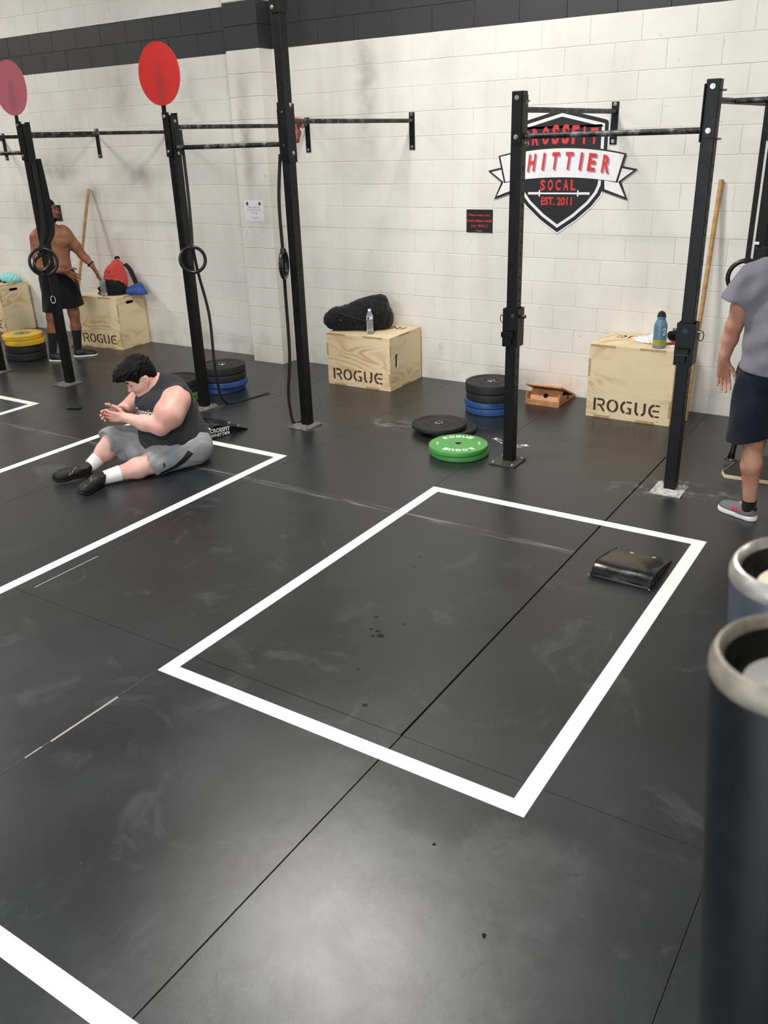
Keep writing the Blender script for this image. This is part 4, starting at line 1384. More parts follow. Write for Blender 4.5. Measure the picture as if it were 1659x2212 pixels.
# sticks leaning on the wall
def stick(label, a, b, r):
    t = obj('wooden_pole', (lambda bm: (add_cyl(bm, a, b, r, seg=18), bm)[1])(bm_new()), 'dowel', None, 'auto')
    tag(t, label, 'pole')
    return t
stick('long wooden pole leaning on the wall behind the left jump box', (-6.19, -.60, .003), (-6.137, -.028, 1.775), .018)
stick('long wooden pole leaning on the wall beside the right jump box', (1.105, -.275, .002), (1.116, -.026, 1.845), .0185)
# wooden calf ramp
t = thing('slant_board', 'small orange wooden slant board by the wall under the shield emblem', 'ramp', (-.255, -.415, 0), math.radians(1))
W_, D_, T_ = .315, .385, .014
bm = bm_new(); add_box(bm, (W_ / 2, .008, .052), (W_, T_, .10), bevel=.002); bmesh.ops.delete(bm, geom=[], context='VERTS')
bm.free()
bm = bm_new()
for a, b, c, e in [(0, W_, .0, .014)]:
    add_box(bm, ((a + b) / 2, D_ / 2, (c + e) / 2), (b - a, D_, e - c), bevel=.001)
obj('base_board', bm, 'ply_k', t)
for x in (.007, W_ - .007):
    bm = bm_new()
    out = [(0, .0), (0, .105), (.035, .105), (.05, .10), (D_, .022), (D_, 0)]
    hole = (D_ * .55, .045)
    add_poly(bm, [(y, z) for y, z in out], .014, Matrix(((0, 0, 1, x - .007), (1, 0, 0, 0), (0, 1, 0, 0), (0, 0, 0, 1))))
    sd = obj('side_board', bm, 'ply_k', t)
    bm = bm_new()
    s = 1 if x > .1 else -1
    add_cyl(bm, (x + s * .0074, hole[0], hole[1]), (x + s * .0060, hole[0], hole[1]), .020, seg=20); obj('finger_hole', bm, 'hole', sd)
bm = bm_new(); add_box(bm, (W_ / 2, .007, .030), (W_ - .03, .012, .034), bevel=.001); obj('front_rail', bm, 'ply_k', t)
bm = bm_new(); add_box(bm, (W_ / 2, .085, .068), (W_ - .03, .012, .125), Matrix.Rotation(math.radians(-38), 3, 'X')); pr_ = obj('prop_board', bm, 'ply_k', t)
q = Matrix.Rotation(math.radians(-38), 3, 'X') @ V((0, -1, 0))
pc = V((W_ / 2, .085, .068)) + q * .0062
bm = bm_new(); add_cyl(bm, pc + q * .0006, pc - q * .001, .022, seg=22); obj('finger_hole', bm, 'hole', pr_)
bm = bm_new(); add_box(bm, (W_ / 2 - .01, .215, .098), (W_ + .02, .40, .016), Matrix.Rotation(math.radians(-23), 3, 'X'), bevel=.002); obj('slant_top', bm, 'ply_k', t)

# sit-up pads
def sit_pad(label, c, rz, w, d, h, text=False):
    t = thing('sit_up_pad', label, 'exercise pad', c, rz, 'black sit-up pads')
    bm = bm_new()
    N, K = 22, 14
    def top(u): return h * (math.sin(min(1, u / .22) * PI / 2) ** .6) * (1 - max(0, (u - .22) / .78) ** 1.3) + .006
    rows = []
    for i in range(N + 1):
        u = (i / N) ** 1.4
        rows.append([bm.verts.new((-w / 2 + w * k / K, -d / 2 + d * u, top(u) * (1 - .03 * abs(2 * k / K - 1) ** 6) + .0015 * math.sin(7 * k / K + 9 * u))) for k in range(K + 1)])
    low = [[bm.verts.new((-w / 2 + w * k / K, -d / 2 + d * (i / N) ** 1.4, .001)) for k in range(K + 1)] for i in range(N + 1)]
    for i in range(N):
        for k in range(K):
            bm.faces.new((rows[i][k], rows[i][k + 1], rows[i + 1][k + 1], rows[i + 1][k]))
            bm.faces.new((low[i][k], low[i + 1][k], low[i + 1][k + 1], low[i][k + 1]))
        for k in (0, K):
            bm.faces.new((rows[i][k], rows[i + 1][k], low[i + 1][k], low[i][k]))
    for i in (0, N):
        for k in range(K):
            bm.faces.new((rows[i][k], rows[i][k + 1], low[i][k + 1], low[i][k]))
    obj('pad_body', bm, 'vinyl', t, 'auto')
    for s in (-1, 1):
        pts = [(s * w / 2, -d / 2 + d * (i / N) ** 1.4, top((i / N) ** 1.4) * .985) for i in range(N + 1)]
        bm = bm_new(); add_tube(bm, pts, .0045, 6); obj('piping', bm, 'vinyl', t, True)
        bm = bm_new(); add_tube(bm, [(s * w / 2, -d / 2, .008), (s * w / 2, d / 2, .008)], .0045, 6); obj('piping', bm, 'vinyl', t, True)
        bm = bm_new(); add_tube(bm, [(s * w / 2 * 1.0, -d / 2, .006), (s * (w / 2 + .012), -d / 2 - .012, .010), (s * (w / 2 + .004), -d / 2 - .014, .016)], .0035, 6); obj('corner_thread', bm, 'print_g', t, True)
    bm = bm_new(); add_tube(bm, [(-w / 2, -d / 2, .02), (w / 2, -d / 2, .02)], .0042, 6); obj('front_piping', bm, 'vinyl', t, True)
    for x, y in ((-.055, .16), (.07, .165)):
        bm = bm_new(); add_lathe(bm, [(.013, 0), (.011, .003), (.006, .004), (.005, .001), (0, .001)], 18, (x, y * d / .4, top(.5 + y / .4 * .98) - .001)); obj('eyelet', bm, 'zinc', t, 'auto')
    if text:
        bm = bm_new()
        mt = Matrix(((0, 0, 1, w / 2 + .003), (1, 0, 0, -.0), (0, 1, 0, .0), (0, 0, 0, 1)))
        add_text(bm, 'CROSSFIT', mt @ Matrix.Translation((-.07, .062, 0)), .19, .036, .03, .001, warp=lambda x, y: (x, y - .08 * x))
        add_text(bm, 'WHITTIER', mt @ Matrix.Translation((-.07, .023, 0)), .19, .026, .03, .001, warp=lambda x, y: (x, y - .06 * x))
        obj('lettering', bm, 'print_w', t)
    return t
sit_pad('black wedge sit-up pad lying inside the middle tape rectangle', (1.56, -3.06, 0), math.radians(-1.5), .315, .39, .062)
sit_pad('black wedge sit-up pad with white lettering behind the seated person', (-2.225, -2.295, 0), math.radians(-14), .32, .40, .10, True)

# spring clips at the foot of the bare upright
def spring_clip(label, c, rz, tilt):
    t = thing('spring_clip', label, 'barbell clip', c, rz, 'chrome barbell clips')
    R = .023
    bm = bm_new()
    add_tube(bm, [(R * math.cos(a), -.012 + .0042 * a / 2, R * math.sin(a) + R + .004) for a in [i * 2 * PI / 20 for i in range(76)]], .0032, 8)
    obj('coil', bm, 'chrome', t, True)
    for s in (-1, 1):
        bm = bm_new()
        y = s * .016
        add_tube(bm, [(s * .006, y, 2 * R), (.05, y + s * .004, 2 * R + tilt * .02), (.11, y + s * .006, 2 * R + tilt * .055), (.125, y, 2 * R + tilt * .06), (.125, y - s * .018, 2 * R + tilt * .058), (.11, y - s * .022, 2 * R + tilt * .052), (.06, y - s * .018, 2 * R + tilt * .02)], .0026, 8)
        obj('handle', bm, 'chrome', t, True)
    return t
spring_clip('chrome barbell clip left behind the bare upright', (.135, -1.63, .012), math.radians(170), .3)
spring_clip('chrome barbell clip right behind the bare upright', (.19, -1.66, .012), math.radians(20), .1)

# small dark thing on the floor, far left
t = obj('foot_strap', implicit('foot_strap', [ell((0, 0, .012), (.055, .028, .014)), cap((-.04, .0, .01), (-.085, -.005, .008), .012, .007)], .004, cuts=[((0, 0, .001), (0, 0, -1))]), 'strap', None, loc=(-3.875, -2.41, 0))
t.rotation_euler = (0, 0, math.radians(35))
tag(t, 'small black scrap lying on the floor between the left tape corner and the seated person', 'scrap')

# floor stand of a machine behind the person in grey
t = thing('machine_stand', 'low black platform with pale plywood edge behind the person in grey', 'machine stand', (2.08, -1.17, 0), math.radians(3))
def plat(bm, z0, z1, inset=0):
    pts = [(-.44 + inset, -.235 + .05), (-.41, -.25 + inset), (.44 - inset, -.25 + inset), (.44 - inset, .24), (-.30 + inset, .24), (-.36 + inset, .20)]
    add_poly(bm, pts, z1 - z0, Matrix.Translation((0, 0, z0)))
bm = bm_new(); plat(bm, .001, .024); obj('plywood_deck', bm, 'ply', t)
bm = bm_new(); plat(bm, .024, .028, .006); obj('rubber_top', bm, 'rub_blk', t)
bm = bm_new()
add_tube(bm, [(-.425, .06, .034), (-.42, .085, .09), (-.40, .11, .30), (-.36, .14, 1.2)], [.026, .019, .017, .017], 12); obj('leg', bm, 'steel_blk', t, True)
bm = bm_new(); add_lathe(bm, [(.042, .028), (.042, .036), (.03, .042), (0, .042)], 24, (-.425, .06, 0)); obj('foot', bm, 'plate_metal', t, 'auto')
bolt(t, (-.42, .03, .036), (0, 0, 1))
bm = bm_new(); add_box(bm, (-.1, .17, 1.18), (.6, .06, .08), bevel=.01); obj('machine_head', bm, 'plastic_k', t)
bm = bm_new(); add_tube(bm, [(.36, .06, .028), (.33, .12, .6), (.18, .17, 1.18)], .018, 10); obj('leg', bm, 'steel_blk', t, True)

# red cloth over the bar behind the tall upright
t = obj('rag', implicit('rag', [cap((-1.66, -1.55, 2.365), (-1.61, -1.60, 2.37), .018, .018), cap((-1.66, -1.58, 2.36), (-1.645, -1.58, 2.26), .020, .013), cap((-1.61, -1.60, 2.36), (-1.59, -1.60, 2.31), .018, .011), cap((-1.65, -1.575, 2.27), (-1.66, -1.585, 2.22), .015, .017)], .005, disp=wob(.003, 70, 2)), 'cloth_pink', None, loc=(-.045, -.02, 0))
tag(t, 'faded red rag hung over the bar behind the tall upright', 'cloth')

# barbells standing in a holder close to the camera
def barbell(label, top, axis, r, m, endm, tagtext=None):
    a = V(axis).normalized()
    t = thing('barbell', label, 'barbell', top, 0, 'barbells standing by the camera')
    x, y, d = frame(a)
    Lz = (top[2] - .012) / -a.z
    mt = Matrix((( x.x, y.x, -a.x, 0), (x.y, y.y, -a.y, 0), (x.z, y.z, -a.z, 0), (0, 0, 0, 1)))
    def lathe(name, prof, mm):
        bm = bm_new(); add_lathe(bm, prof, 64); bmesh.ops.transform(bm, matrix=mt, verts=bm.verts); return obj(name, bm, mm, t, 'auto')
    lathe('sleeve', [(r * .93, -.0055), (r * .985, -.008), (r * .985, -.40), (r * .6, -.402)], m)
    lathe('end_rim', [(r * .82, -.0042), (r * .85, -.0016), (r * .89, -.0004), (r * .93, -.0008), (r * .975, -.0028), (r, -.0048), (r * 1.0, -.0075), (r * .97, -.0088)], endm)
    lathe('end_cup', [(r * .82, -.0042), (r * .79, -.0100), (r * .72, -.0125), (0, -.0125)], 'steel_blk')
    lathe('end_disc', [(r * .60, -.0125), (r * .60, -.0112), (r * .56, -.0108), (0, -.0106)], 'sign_tag' if tagtext else 'disc_grey')
    lathe('collar', [(r * .9, -.400), (r * 1.5, -.402), (r * 1.5, -.430), (r * .5, -.432)], endm)
    lathe('shaft', [(.014, -.43), (.014, -Lz + .43)], m)
    lathe('lower_collar', [(r * .5, -Lz + .432), (r * 1.5, -Lz + .43), (r * 1.5, -Lz + .402), (r * .9, -Lz + .4)], endm)
    lathe('lower_sleeve', [(0, -Lz), (r, -Lz), (r, -Lz + .4), (0, -Lz + .4)], m)
    if tagtext:
        bm = bm_new()
        for i, s in enumerate(tagtext):
            add_text(bm, s, mt @ Matrix.Translation((-.002, .0045 - .0075 * i, -.0106)), None, .0052, .03, .0002)
        obj('lettering', bm, 'print_k', t)
    return V(top) + a * Lz
M['sign_tag'] = mat('tag_cream', '#c9c3ad', .6, var=.04)
M['disc_grey'] = mat('disc_grey', '#8b8a86', .6, .2, var=.05)
M['sleeve_k'] = mat('sleeve_black', '#15171a', .45, .5, var=.1, vscale=30)
M['sleeve_b'] = mat('sleeve_zinc', '#474e57', .42, .6, var=.12, vscale=(25))
M['rim_worn'] = mat('rim_worn', '#7d786c', .5, .4, var=.15, vscale=120)
M['rim_bright'] = mat('rim_bright', '#b5b2ae', .33, .7, var=.1, vscale=90)
e1 = barbell('nearest barbell standing upright, black sleeve with worn pale rim', (2.719, -7.0525, 2.0768), (.08, .03, -1), .0235, 'sleeve_k', 'rim_worn')
e2 = barbell('second barbell standing upright, grey sleeve with a lettered end tag', (2.7062, -6.9357, 2.0495), (.08, .05, -1), .0275, 'sleeve_b', 'rim_bright', ['B L', 'S'])
t = thing('barbell_holder', 'black floor stand holding the upright barbells beside the camera', 'barbell stand', ((e1.x + e2.x) / 2, (e1.y + e2.y) / 2, 0))
box_part(t, 'base', (0, 0, .006), (.42, .5, .011))
for e, ax_ in ((e1, V((.08, .03, -1))), (e2, V((.08, .05, -1)))):
    p = V((e.x, e.y, 0)) - t.location
    bm = bm_new()
    a_ = V((p.x, p.y, .0)); b_ = a_ - ax_.normalized() * .22
    xx, yy, dd = frame(b_ - a_)
    ring = lambda c, r: [bm.verts.new(c + (xx * math.cos(q) + yy * math.sin(q)) * r) for q in [2 * PI * i / 32 for i in range(32)]]
    rr = [ring(a_, .036), ring(b_, .036), ring(b_, .0325), ring(a_, .0325)]
    for u in range(3):
        for i in range(32):
            j = (i + 1) % 32
            bm.faces.new((rr[u][i], rr[u][j], rr[u + 1][j], rr[u + 1][i]))
    obj('holder_tube', bm, 'steel_blk', t, 'auto')

# ------------------------------------------------------------------ people
M['skin_fair'] = skin('skin_fair', '#dfb4a6', '#d39a8e')
M['skin_brown'] = skin('skin_brown', '#94644a', '#744630')
M['skin_tan'] = skin('skin_tan', '#c0917a', '#a86f5a')
M['hair_blk'] = mat('hair_black', '#080606', .6, var=.25, vscale=90, bump=.8, bscale=170, spec=.18)
M['eye_w'] = mat('eye_white', '#d9d3cd', .25, var=0)
M['iris'] = mat('iris_dark', '#1c120d', .2, var=0)
M['lip'] = mat('lip', '#b4655c', .45, var=.05)
M['lip_b'] = mat('lip_brown', '#7a463c', .45, var=.05)
M['tank'] = cloth('tank_charcoal', '#313236', '#1f2023', .45, .85)
M['short_grey'] = cloth('shorts_grey', '#98999b', '#7b7c7f', .45, .9)
M['short_blk'] = cloth('shorts_black', '#0f0f11', '#09090a', .3, .85)
M['short_navy'] = cloth('shorts_navy', '#161a28', '#0d101b', .35, .7)
M['tee_grey'] = cloth('tee_grey', '#7d7b84', '#63616a', .4, .9)
M['sock_w'] = cloth('sock_white', '#eceaea', '#d8d6d8', .25)
M['sock_k'] = cloth('sock_black', '#17181c', '#0d0d10', .3)
M['shoe_k'] = mat('shoe_black', '#101012', .55, var=.12, vscale=30, bump=.2, bscale=200)
M['shoe_g'] = cloth('shoe_grey', '#77767b', '#58575d', .5, .8)
M['sole_w'] = mat('sole_white', '#dcd9d2', .6)
M['sole_k'] = mat('sole_black', '#0c0c0d', .6)
M['gold'] = mat('gold_print', '#a68a52', .5)
M['swoosh'] = mat('swoosh_red', '#d8343f', .5)

def ortho(d, n):
    d = unit(d); n = np.asarray(n, float); n = unit(n - d * (n @ d))
    return d, n
def rotv(v, axis, deg):
    a = math.radians(deg)
    axis = unit(axis)
    return v * math.cos(a) + np.cross(axis, v) * math.sin(a) + axis * (axis @ v) * (1 - math.cos(a))
def hand(W, d, n, tdir, s=1.0, curls=(22, 30, 24), spread=5, tflex=0.25, tside=.75):
    """wrist W, finger direction d, palm normal n, thumb side tdir"""
    W = np.array(W, float)
    d, n = ortho(d, n)
    t = np.cross(d, n)
    if t @ np.asarray(tdir, float) < 0:
        t = -t
    P = []
    P.append(cap(W - d * .03 * s, W + d * .02 * s, .024 * s, .023 * s, .02))
    offs = [.029, .010, -.010, -.027]
    reach = [.088, .092, .087, .078]
    lens = [(.040, .025, .020), (.045, .029, .021), (.041, .027, .020), (.032, .020, .018)]
    for o, rc, ln, sp in zip(offs, reach, lens, (1.2, .3, -.5, -1.6)):
        K = W + (d * rc + t * o) * s
        P.append(cap(W + (d * .012 + t * o * .55) * s, K, .0155 * s, .0120 * s, .012))
        ax_ = np.cross(d, n)
        cur = d * math.cos(math.radians(spread * sp)) + t * math.sin(math.radians(spread * sp))
        q = K
        r = .0098 * s if o > -.02 else .0085 * s
        for L_, c in zip(ln, curls):
            cur = rotv(cur, np.cross(cur, n), c)
            q2 = q + cur * L_ * s
            P.append(cap(q, q2, r, r * .92, .004))
            q, r = q2, r * .92
    q = W + (d * .018 + t * .020 + n * .006) * s
    P.append(cap(W + d * .01 * s, q, .018 * s, .0165 * s, .015))
    dirs = [unit(t * tside + d * .75 + n * tflex), unit(t * tside * .7 + d * .95 + n * tflex * .9), unit(t * tside * .45 + d * 1.1 + n * tflex * 1.2)]
    r = .0145 * s
    for u, L_ in zip(dirs, (.042, .033, .027)):
        q2 = q + u * L_ * s
        P.append(cap(q, q2, r, r * .84, .008))
        q, r = q2, r * .84
    return P
class Head:
    def __init__(s, c, F, U, k=1.0):
        s.c = np.array(c, float); s.F, s.U = ortho(F, U); s.S = np.cross(s.U, s.F); s.k = k
        s.R = [s.F, s.S, s.U]
    def p(s, f, l, u):
        return s.c + (s.F * f + s.S * l + s.U * u) * s.k
    def e(s, f, l, u, rf, rl, ru, k=.02):
        return ell(s.p(f, l, u), np.array((rf, rl, ru)) * s.k, s.R, k * s.k)
    def cp(s, a, b, ra, rb=None, k=.01):
        return cap(s.p(*a), s.p(*b), ra * s.k, None if rb is None else rb * s.k, k * s.k)
    def prims(s, fat=0.0):
        P = [s.e(-.008, 0, .030, .098, .077, .088, .03), s.e(.022, 0, -.035, .070, .062 + fat, .075, .04), s.e(.052, 0, -.088, .030, .032 + fat, .026, .03)]
        P += [s.cp((.080, -.035, .030), (.080, .035, .030), .013, .013, .02), s.cp((.083, 0, .020), (.106, 0, -.018), .0085, .0125, .010)]
        P += [s.cp((.095, -.013, -.024), (.095, .013, -.024), .009, .009, .008)]
        for q in (-1, 1):
            P += [s.e(.058, q * .040, -.020, .030, .024 + fat * .6, .026, .02), s.e(-.012, q * .081, -.004, .017, .008, .027, .004), s.e(-.017, q * .085, .002, .018, .005, .027, .003), s.e(-.005, q * .080, -.030, .009, .006, .009, .004)]
        P += [s.cp((.082, -.020, -.053), (.088, 0, -.051), .0065, .0075, .006), s.cp((.082, .020, -.053), (.088, 0, -.051), .0065, .0075, .006), s.cp((.080, -.017, -.066), (.080, .017, -.066), .0085, .0085, .007)]
        return P
    def subs(s):
        P = [s.e(.098, q * .031, .010, .017, .017, .011, .012) for q in (-1, 1)]
        P += [s.e(-.008, q * .094, -.002, .009, .009, .014, .003) for q in (-1, 1)]
        P += [s.cp((.093, -.02, -.0595), (.093, .02, -.0595), .0022, .0022, .004)]
        return P
    def details(s, parent, lip, closed=False):
        for q in (-1, 1):
            bm = bm_new()
            bmesh.ops.create_uvsphere(bm, u_segments=16, v_segments=10, radius=.0122 * s.k, matrix=Matrix.Translation(V(s.p(.072, q * .031, .010))))
            obj('eye', bm, 'eye_w', parent, True)
            bm = bm_new()
            c = s.p(.0815, q * .031, .0075)
            bmesh.ops.create_uvsphere(bm, u_segments=12, v_segments=8, radius=.0052 * s.k, matrix=Matrix.Translation(V(c)))
            obj('iris', bm, 'iris', parent, True)
            bm = bm_new()
            add_tube(bm, [s.p(.0945, q * .012, .034), s.p(.0955, q * .028, .040), s.p(.086, q * .047, .037)], [.004 * s.k, .0055 * s.k, .003 * s.k], 6)
            obj('eyebrow', bm, 'hair_blk', parent, True)
            bm = bm_new()
            add_tube(bm, [s.p(.082, q * .018, .014), s.p(.087, q * .031, .0185), s.p(.078, q * .045, .013)], .0019 * s.k, 5)
            obj('eyelid', bm, 'hair_blk', parent, True)
        bm = bm_new()
        add_tube(bm, [s.p(.0855, -.020, -.0585), s.p(.0945, 0, -.056), s.p(.0855, .020, -.0585)], [.0022 * s.k, .0036 * s.k, .0022 * s.k], 6)
        add_tube(bm, [s.p(.084, -.016, -.0655), s.p(.0905, 0, -.0665), s.p(.084, .016, -.0655)], [.0022 * s.k, .004 * s.k, .0022 * s.k], 6)
        obj('lips', bm, lip, parent, True)
def shoe(parent, H, d, up, L_, m, sole_m, wd=.046, res=.004, hi=.085, sole=.022):
    H = np.array(H, float); d, up = ortho(d, up)
    P = [cap(H + d * .055 + up * .045, H + d * .10 + up * .052, .040, .042, .03), cap(H + d * .10 + up * .045, H + d * (L_ - .045) + up * .030, .044, wd * .80, .03), ell(H + d * (L_ - .075) + up * .026, (.075, wd, .034), [d, np.cross(up, d), up], .02), cap(H + d * .05 + up * .05, H + d * .062 + up * hi, .039, .037, .02)]
    up_me = implicit('upper', P, res, cuts=[(H + up * (sole - .002), -up), (H + up * hi, up)])
    u = obj('shoe', up_me, m, parent)
    S = [cap(H + d * .042 + up * .012, H + d * .11 + up * .012, .043, .040, .03), cap(H + d * .11 + up * .012, H + d * (L_ - .055) + up * .012, .040, wd * 1.02, .03), ell(H + d * (L_ - .07) + up * .012, (.078, wd * 1.05, .05), [d, np.cross(up, d), up], .02)]
    obj('sole', implicit('sole', S, res, cuts=[(H + up * .001, -up), (H + up * sole, up)]), sole_m, u)
    return u, up_me

# ---- seated person
A = thing('person', 'person in a charcoal tank top and grey shorts sitting on the floor, hands together', 'person', (-1.99, -2.92, 0), math.atan2(-.87, -.49))
hA = Head((.245, .05, .676), (.86, .06, -.50), (.5, 0, .86), 1.10)
torsoA = [ell((.075, .05, .235), (.235, .225, .185), k=.06), ell((.075, .05, .40), (.205, .215, .17), k=.06), ell((.12, .05, .485), (.175, .20, .13), k=.06), cap((.04, -.09, .535), (.02, .19, .535), .085, k=.05), cap((.05, .05, .56), (.12, .05, .61), .105, .085, .05)]
limbsA = [cap((.05, .215, .52), (.13, .275, .44), .092, .098, .05), cap((.13, .275, .44), (.205, .29, .37), .096, .064, .04), cap((.205, .288, .365), (.30, .225, .395), .060, .056, .03), cap((.30, .225, .395), (.405, .148, .43), .054, .034, .03),
          cap((.15, -.15, .54), (.35, -.235, .375), .082, .056, .04), cap((.35, -.235, .375), (.432, -.01, .44), .052, .033, .03)]
legsA = [ell((-.03, .05, .13), (.16, .23, .13), k=.05), cap((-.02, .17, .125), (.28, .24, .098), .12, .082, .04), cap((.28, .24, .095), (.40, .25, .078), .074, .074, .03), cap((.40, .25, .076), (.62, .25, .058), .072, .040, .03), cap((.62, .25, .058), (.72, .29, .05), .038, .030),
         cap((.0, -.09, .13), (.48, -.12, .19), .12, .084, .04), cap((.48, -.12, .185), (.55, -.09, .135), .078, .074, .03), cap((.55, -.09, .135), (.69, -.02, .062), .072, .040, .03), cap((.69, -.02, .06), (.74, -.01, .05), .038, .032)]
handsA = hand((.408, .146, .432), (.86, -.42, .10), (-.35, -.9, 0), (0, 0, 1), 1.0, (18, 26, 20), 6, .1, .95) + hand((.435, -.012, .44), (.88, .36, .05), (-.3, .9, 0), (0, 0, 1), 1.0, (16, 22, 18), 6, .1, .9)
neckA = [cap((.08, .05, .585), (.20, .05, .665), .072, .066, .03)]
me = implicit('body', torsoA + limbsA + legsA + neckA + hA.prims(.008) + handsA, .0052, subs=hA.subs())
bodyA = obj('body', me, 'skin_fair', A)
hA.details(bodyA, 'lip')
def strands(a, f, F, S):
    def g(X, Y, Z):
        u = X * S[0] + Y * S[1] + Z * S[2]; w = X * F[0] + Y * F[1] + Z * F[2]
        return a * (np.sin(u * f + 6 * np.sin(w * f * .21)) + .6 * np.sin(u * f * 1.9 + w * f * .5))
    return g
hair = [hA.e(-.016, 0, .046, .106, .088, .098, .03), hA.cp((.0, -.03, .104), (.095, -.025, .098), .046, .034, .03), hA.cp((.0, .03, .104), (.095, .03, .098), .048, .036, .03), hA.cp((.09, -.02, .105), (.138, -.01, .096), .030, .014, .02), hA.cp((.09, .03, .105), (.132, .025, .094), .030, .014, .02),
        hA.e(-.070, 0, -.005, .042, .066, .055, .02), hA.cp((.035, .078, .055), (.042, .077, .018), .014, .008, .015), hA.cp((.035, -.078, .055), (.042, -.077, .018), .014, .008, .015)]
hs = [hA.e(.135, 0, -.030, .105, .12, .098, .012), hA.e(.002, .092, -.012, .036, .034, .046, .008), hA.e(.002, -.092, -.012, .036, .034, .046, .008), hA.e(.02, 0, -.10, .12, .12, .075, .01)]
rh = random.Random(5)
for i in range(150):
    th, ph = rh.uniform(-PI, PI), rh.uniform(.0, 1.25)
    f_, l_, u_ = -.012 + .106 * math.sin(ph) * math.cos(th), .088 * math.sin(ph) * math.sin(th), .044 + .104 * math.cos(ph)
    if u_ < .05 + (.03 if f_ > .02 else 0):
        continue
    fw = .045 + .03 * rh.random() if f_ > .0 else .03
    d_ = (fw * rh.uniform(.7, 1.2), l_ * .18 + rh.uniform(-.016, .016), (.006 if f_ > .02 else -.012) + rh.uniform(-.014, .012))
    hair.append(hA.cp((f_, l_, u_), (f_ + d_[0], l_ + d_[1], u_ + d_[2]), rh.uniform(.011, .016), .0028, .006))
obj('hair', implicit('hair', hair, .0036, subs=hs, disp=strands(.0008, 520, hA.F, hA.S)), 'hair_blk', A)
def grow(P, g):
    return [('cap', p[1], p[2], p[3] + g, p[4] + g, p[5]) if p[0] == 'cap' else ('ell', p[1], p[2] + g, p[3], p[4]) for p in P]
tank_me = implicit('tank_top', grow(torsoA, .013) + [cap((-.05, .05, .14), (.06, .05, .14), .17, .19, .06)], .006, cuts=[((0, 0, .075), (.25, 0, -1))],
                   subs=[cap((.055, .36, .49), (.055, .235, .525), .115, .100, .012), cap((.17, -.36, .49), (.14, -.19, .53), .115, .088, .012), cap((.10, .05, .60), (.22, .05, .68), .078, .085, .01), cap((.21, .05, .60), (.24, .05, .65), .055, .05, .015)],
                   disp=lambda X, Y, Z: .0035 * np.sin(46 * Z + 9 * np.sin(9 * X) + 14 * Y) * np.clip((.36 - Z) * 6, 0, 1) + .002 * np.sin(70 * X + 30 * Z))
tank = obj('tank_top', tank_me, 'tank', A)
# script lettering across the chest
vs, fs = text_mesh('Champion', .012, .35)
x0 = min(v[0] for v in vs); x1 = max(v[0] for v in vs)
rt = V((-.50, .86, .02)).normalized(); upv = V((.0, -.05, 1)).normalized(); dr = V((-.9, -.45, 0))
src = [V((.75, .39, .452)) + rt * ((v[0] - x0) / (x1 - x0) - .5) * .21 + upv * (v[1] * .07 - .02) for v in vs]
pr_pts = surf_project(tank_me, src, dr, .0018)
bm = bm_new(); nv = [bm.verts.new(p) if p is not None else None for p in pr_pts]
for f in fs:
    if all(nv[i] is not None for i in f):
        try: bm.faces.new([nv[i] for i in f])
        except ValueError: pass
obj('lettering', bm, 'print_w', tank)
short_me = implicit('shorts', [ell((-.03, .05, .135), (.175, .245, .135), k=.05), cap((-.04, .165, .13), (.26, .235, .105), .140, .102, .05), cap((.26, .235, .105), (.36, .24, .095), .102, .100, .03), cap((.0, -.09, .135), (.48, -.12, .195), .14, .104, .05), cap((.48, -.12, .195), (.56, -.10, .18), .104, .10, .03), cap((.05, .05, .13), (.33, .02, .10), .12, .075, .07), cap((.30, -.05, .10), (.42, -.09, .085), .08, .06, .05)], .006,
                    cuts=[((0, 0, .003), (0, 0, -1))], subs=[cap((.405, .27, .02), (.435, .22, .17), .125, .125, .01), cap((.640, -.16, .10), (.66, -.02, .25), .135, .135, .01), cap((.60, -.10, -.02), (.52, -.0, -.02), .10, .10, .01)],
                    disp=lambda X, Y, Z: .0022 * np.sin(50 * X + 16 * np.sin(11 * Y) + 22 * Z) + .0022 * np.sin(38 * Y - 30 * Z))
shorts = obj('shorts', short_me, 'short_grey', A)
def patch(me, outline, direction, mm, name, parent, off=.0022, n=6):
    """thin print laid on a mesh: outline as two matching polylines"""
    lo, hi = outline
    bm = bm_new(); rows = []
    for a, b in zip(lo, hi):
        r = surf_project(me, [V(a).lerp(V(b), i / n) for i in range(n + 1)], direction, off)
        rows.append([bm.verts.new(p) if p is not None else None for p in r])
    for p, q in zip(rows, rows[1:]):
        for i in range(n):
            v4 = (p[i], q[i], q[i + 1], p[i + 1])
            if all(v is not None for v in v4): bm.faces.new(v4)
    return obj(name, bm, mm, parent, True)
def dense(pts, k=5):
    out = []
    for a, b in zip(pts, pts[1:]):
        out += [tuple(V(a).lerp(V(b), i / k)) for i in range(k)]
    return out + [pts[-1]]
patch(short_me, (dense([(.27, .8, .012), (.16, .8, .030), (.07, .8, .07), (.0, .8, .13)]), dense([(.25, .8, .040), (.15, .8, .068), (.08, .8, .115), (.035, .8, .16)])), (0, -1, 0), 'print_k', 'side_stripe', shorts)
patch(short_me, (dense([(.232, .8, .112), (.238, .8, .100), (.232, .8, .088), (.240, .8, .075)], 3), dense([(.222, .8, .112), (.226, .8, .098), (.220, .8, .086), (.236, .8, .075)], 3)), (0, -1, 0), 'print_k', 'leaping_emblem', shorts)
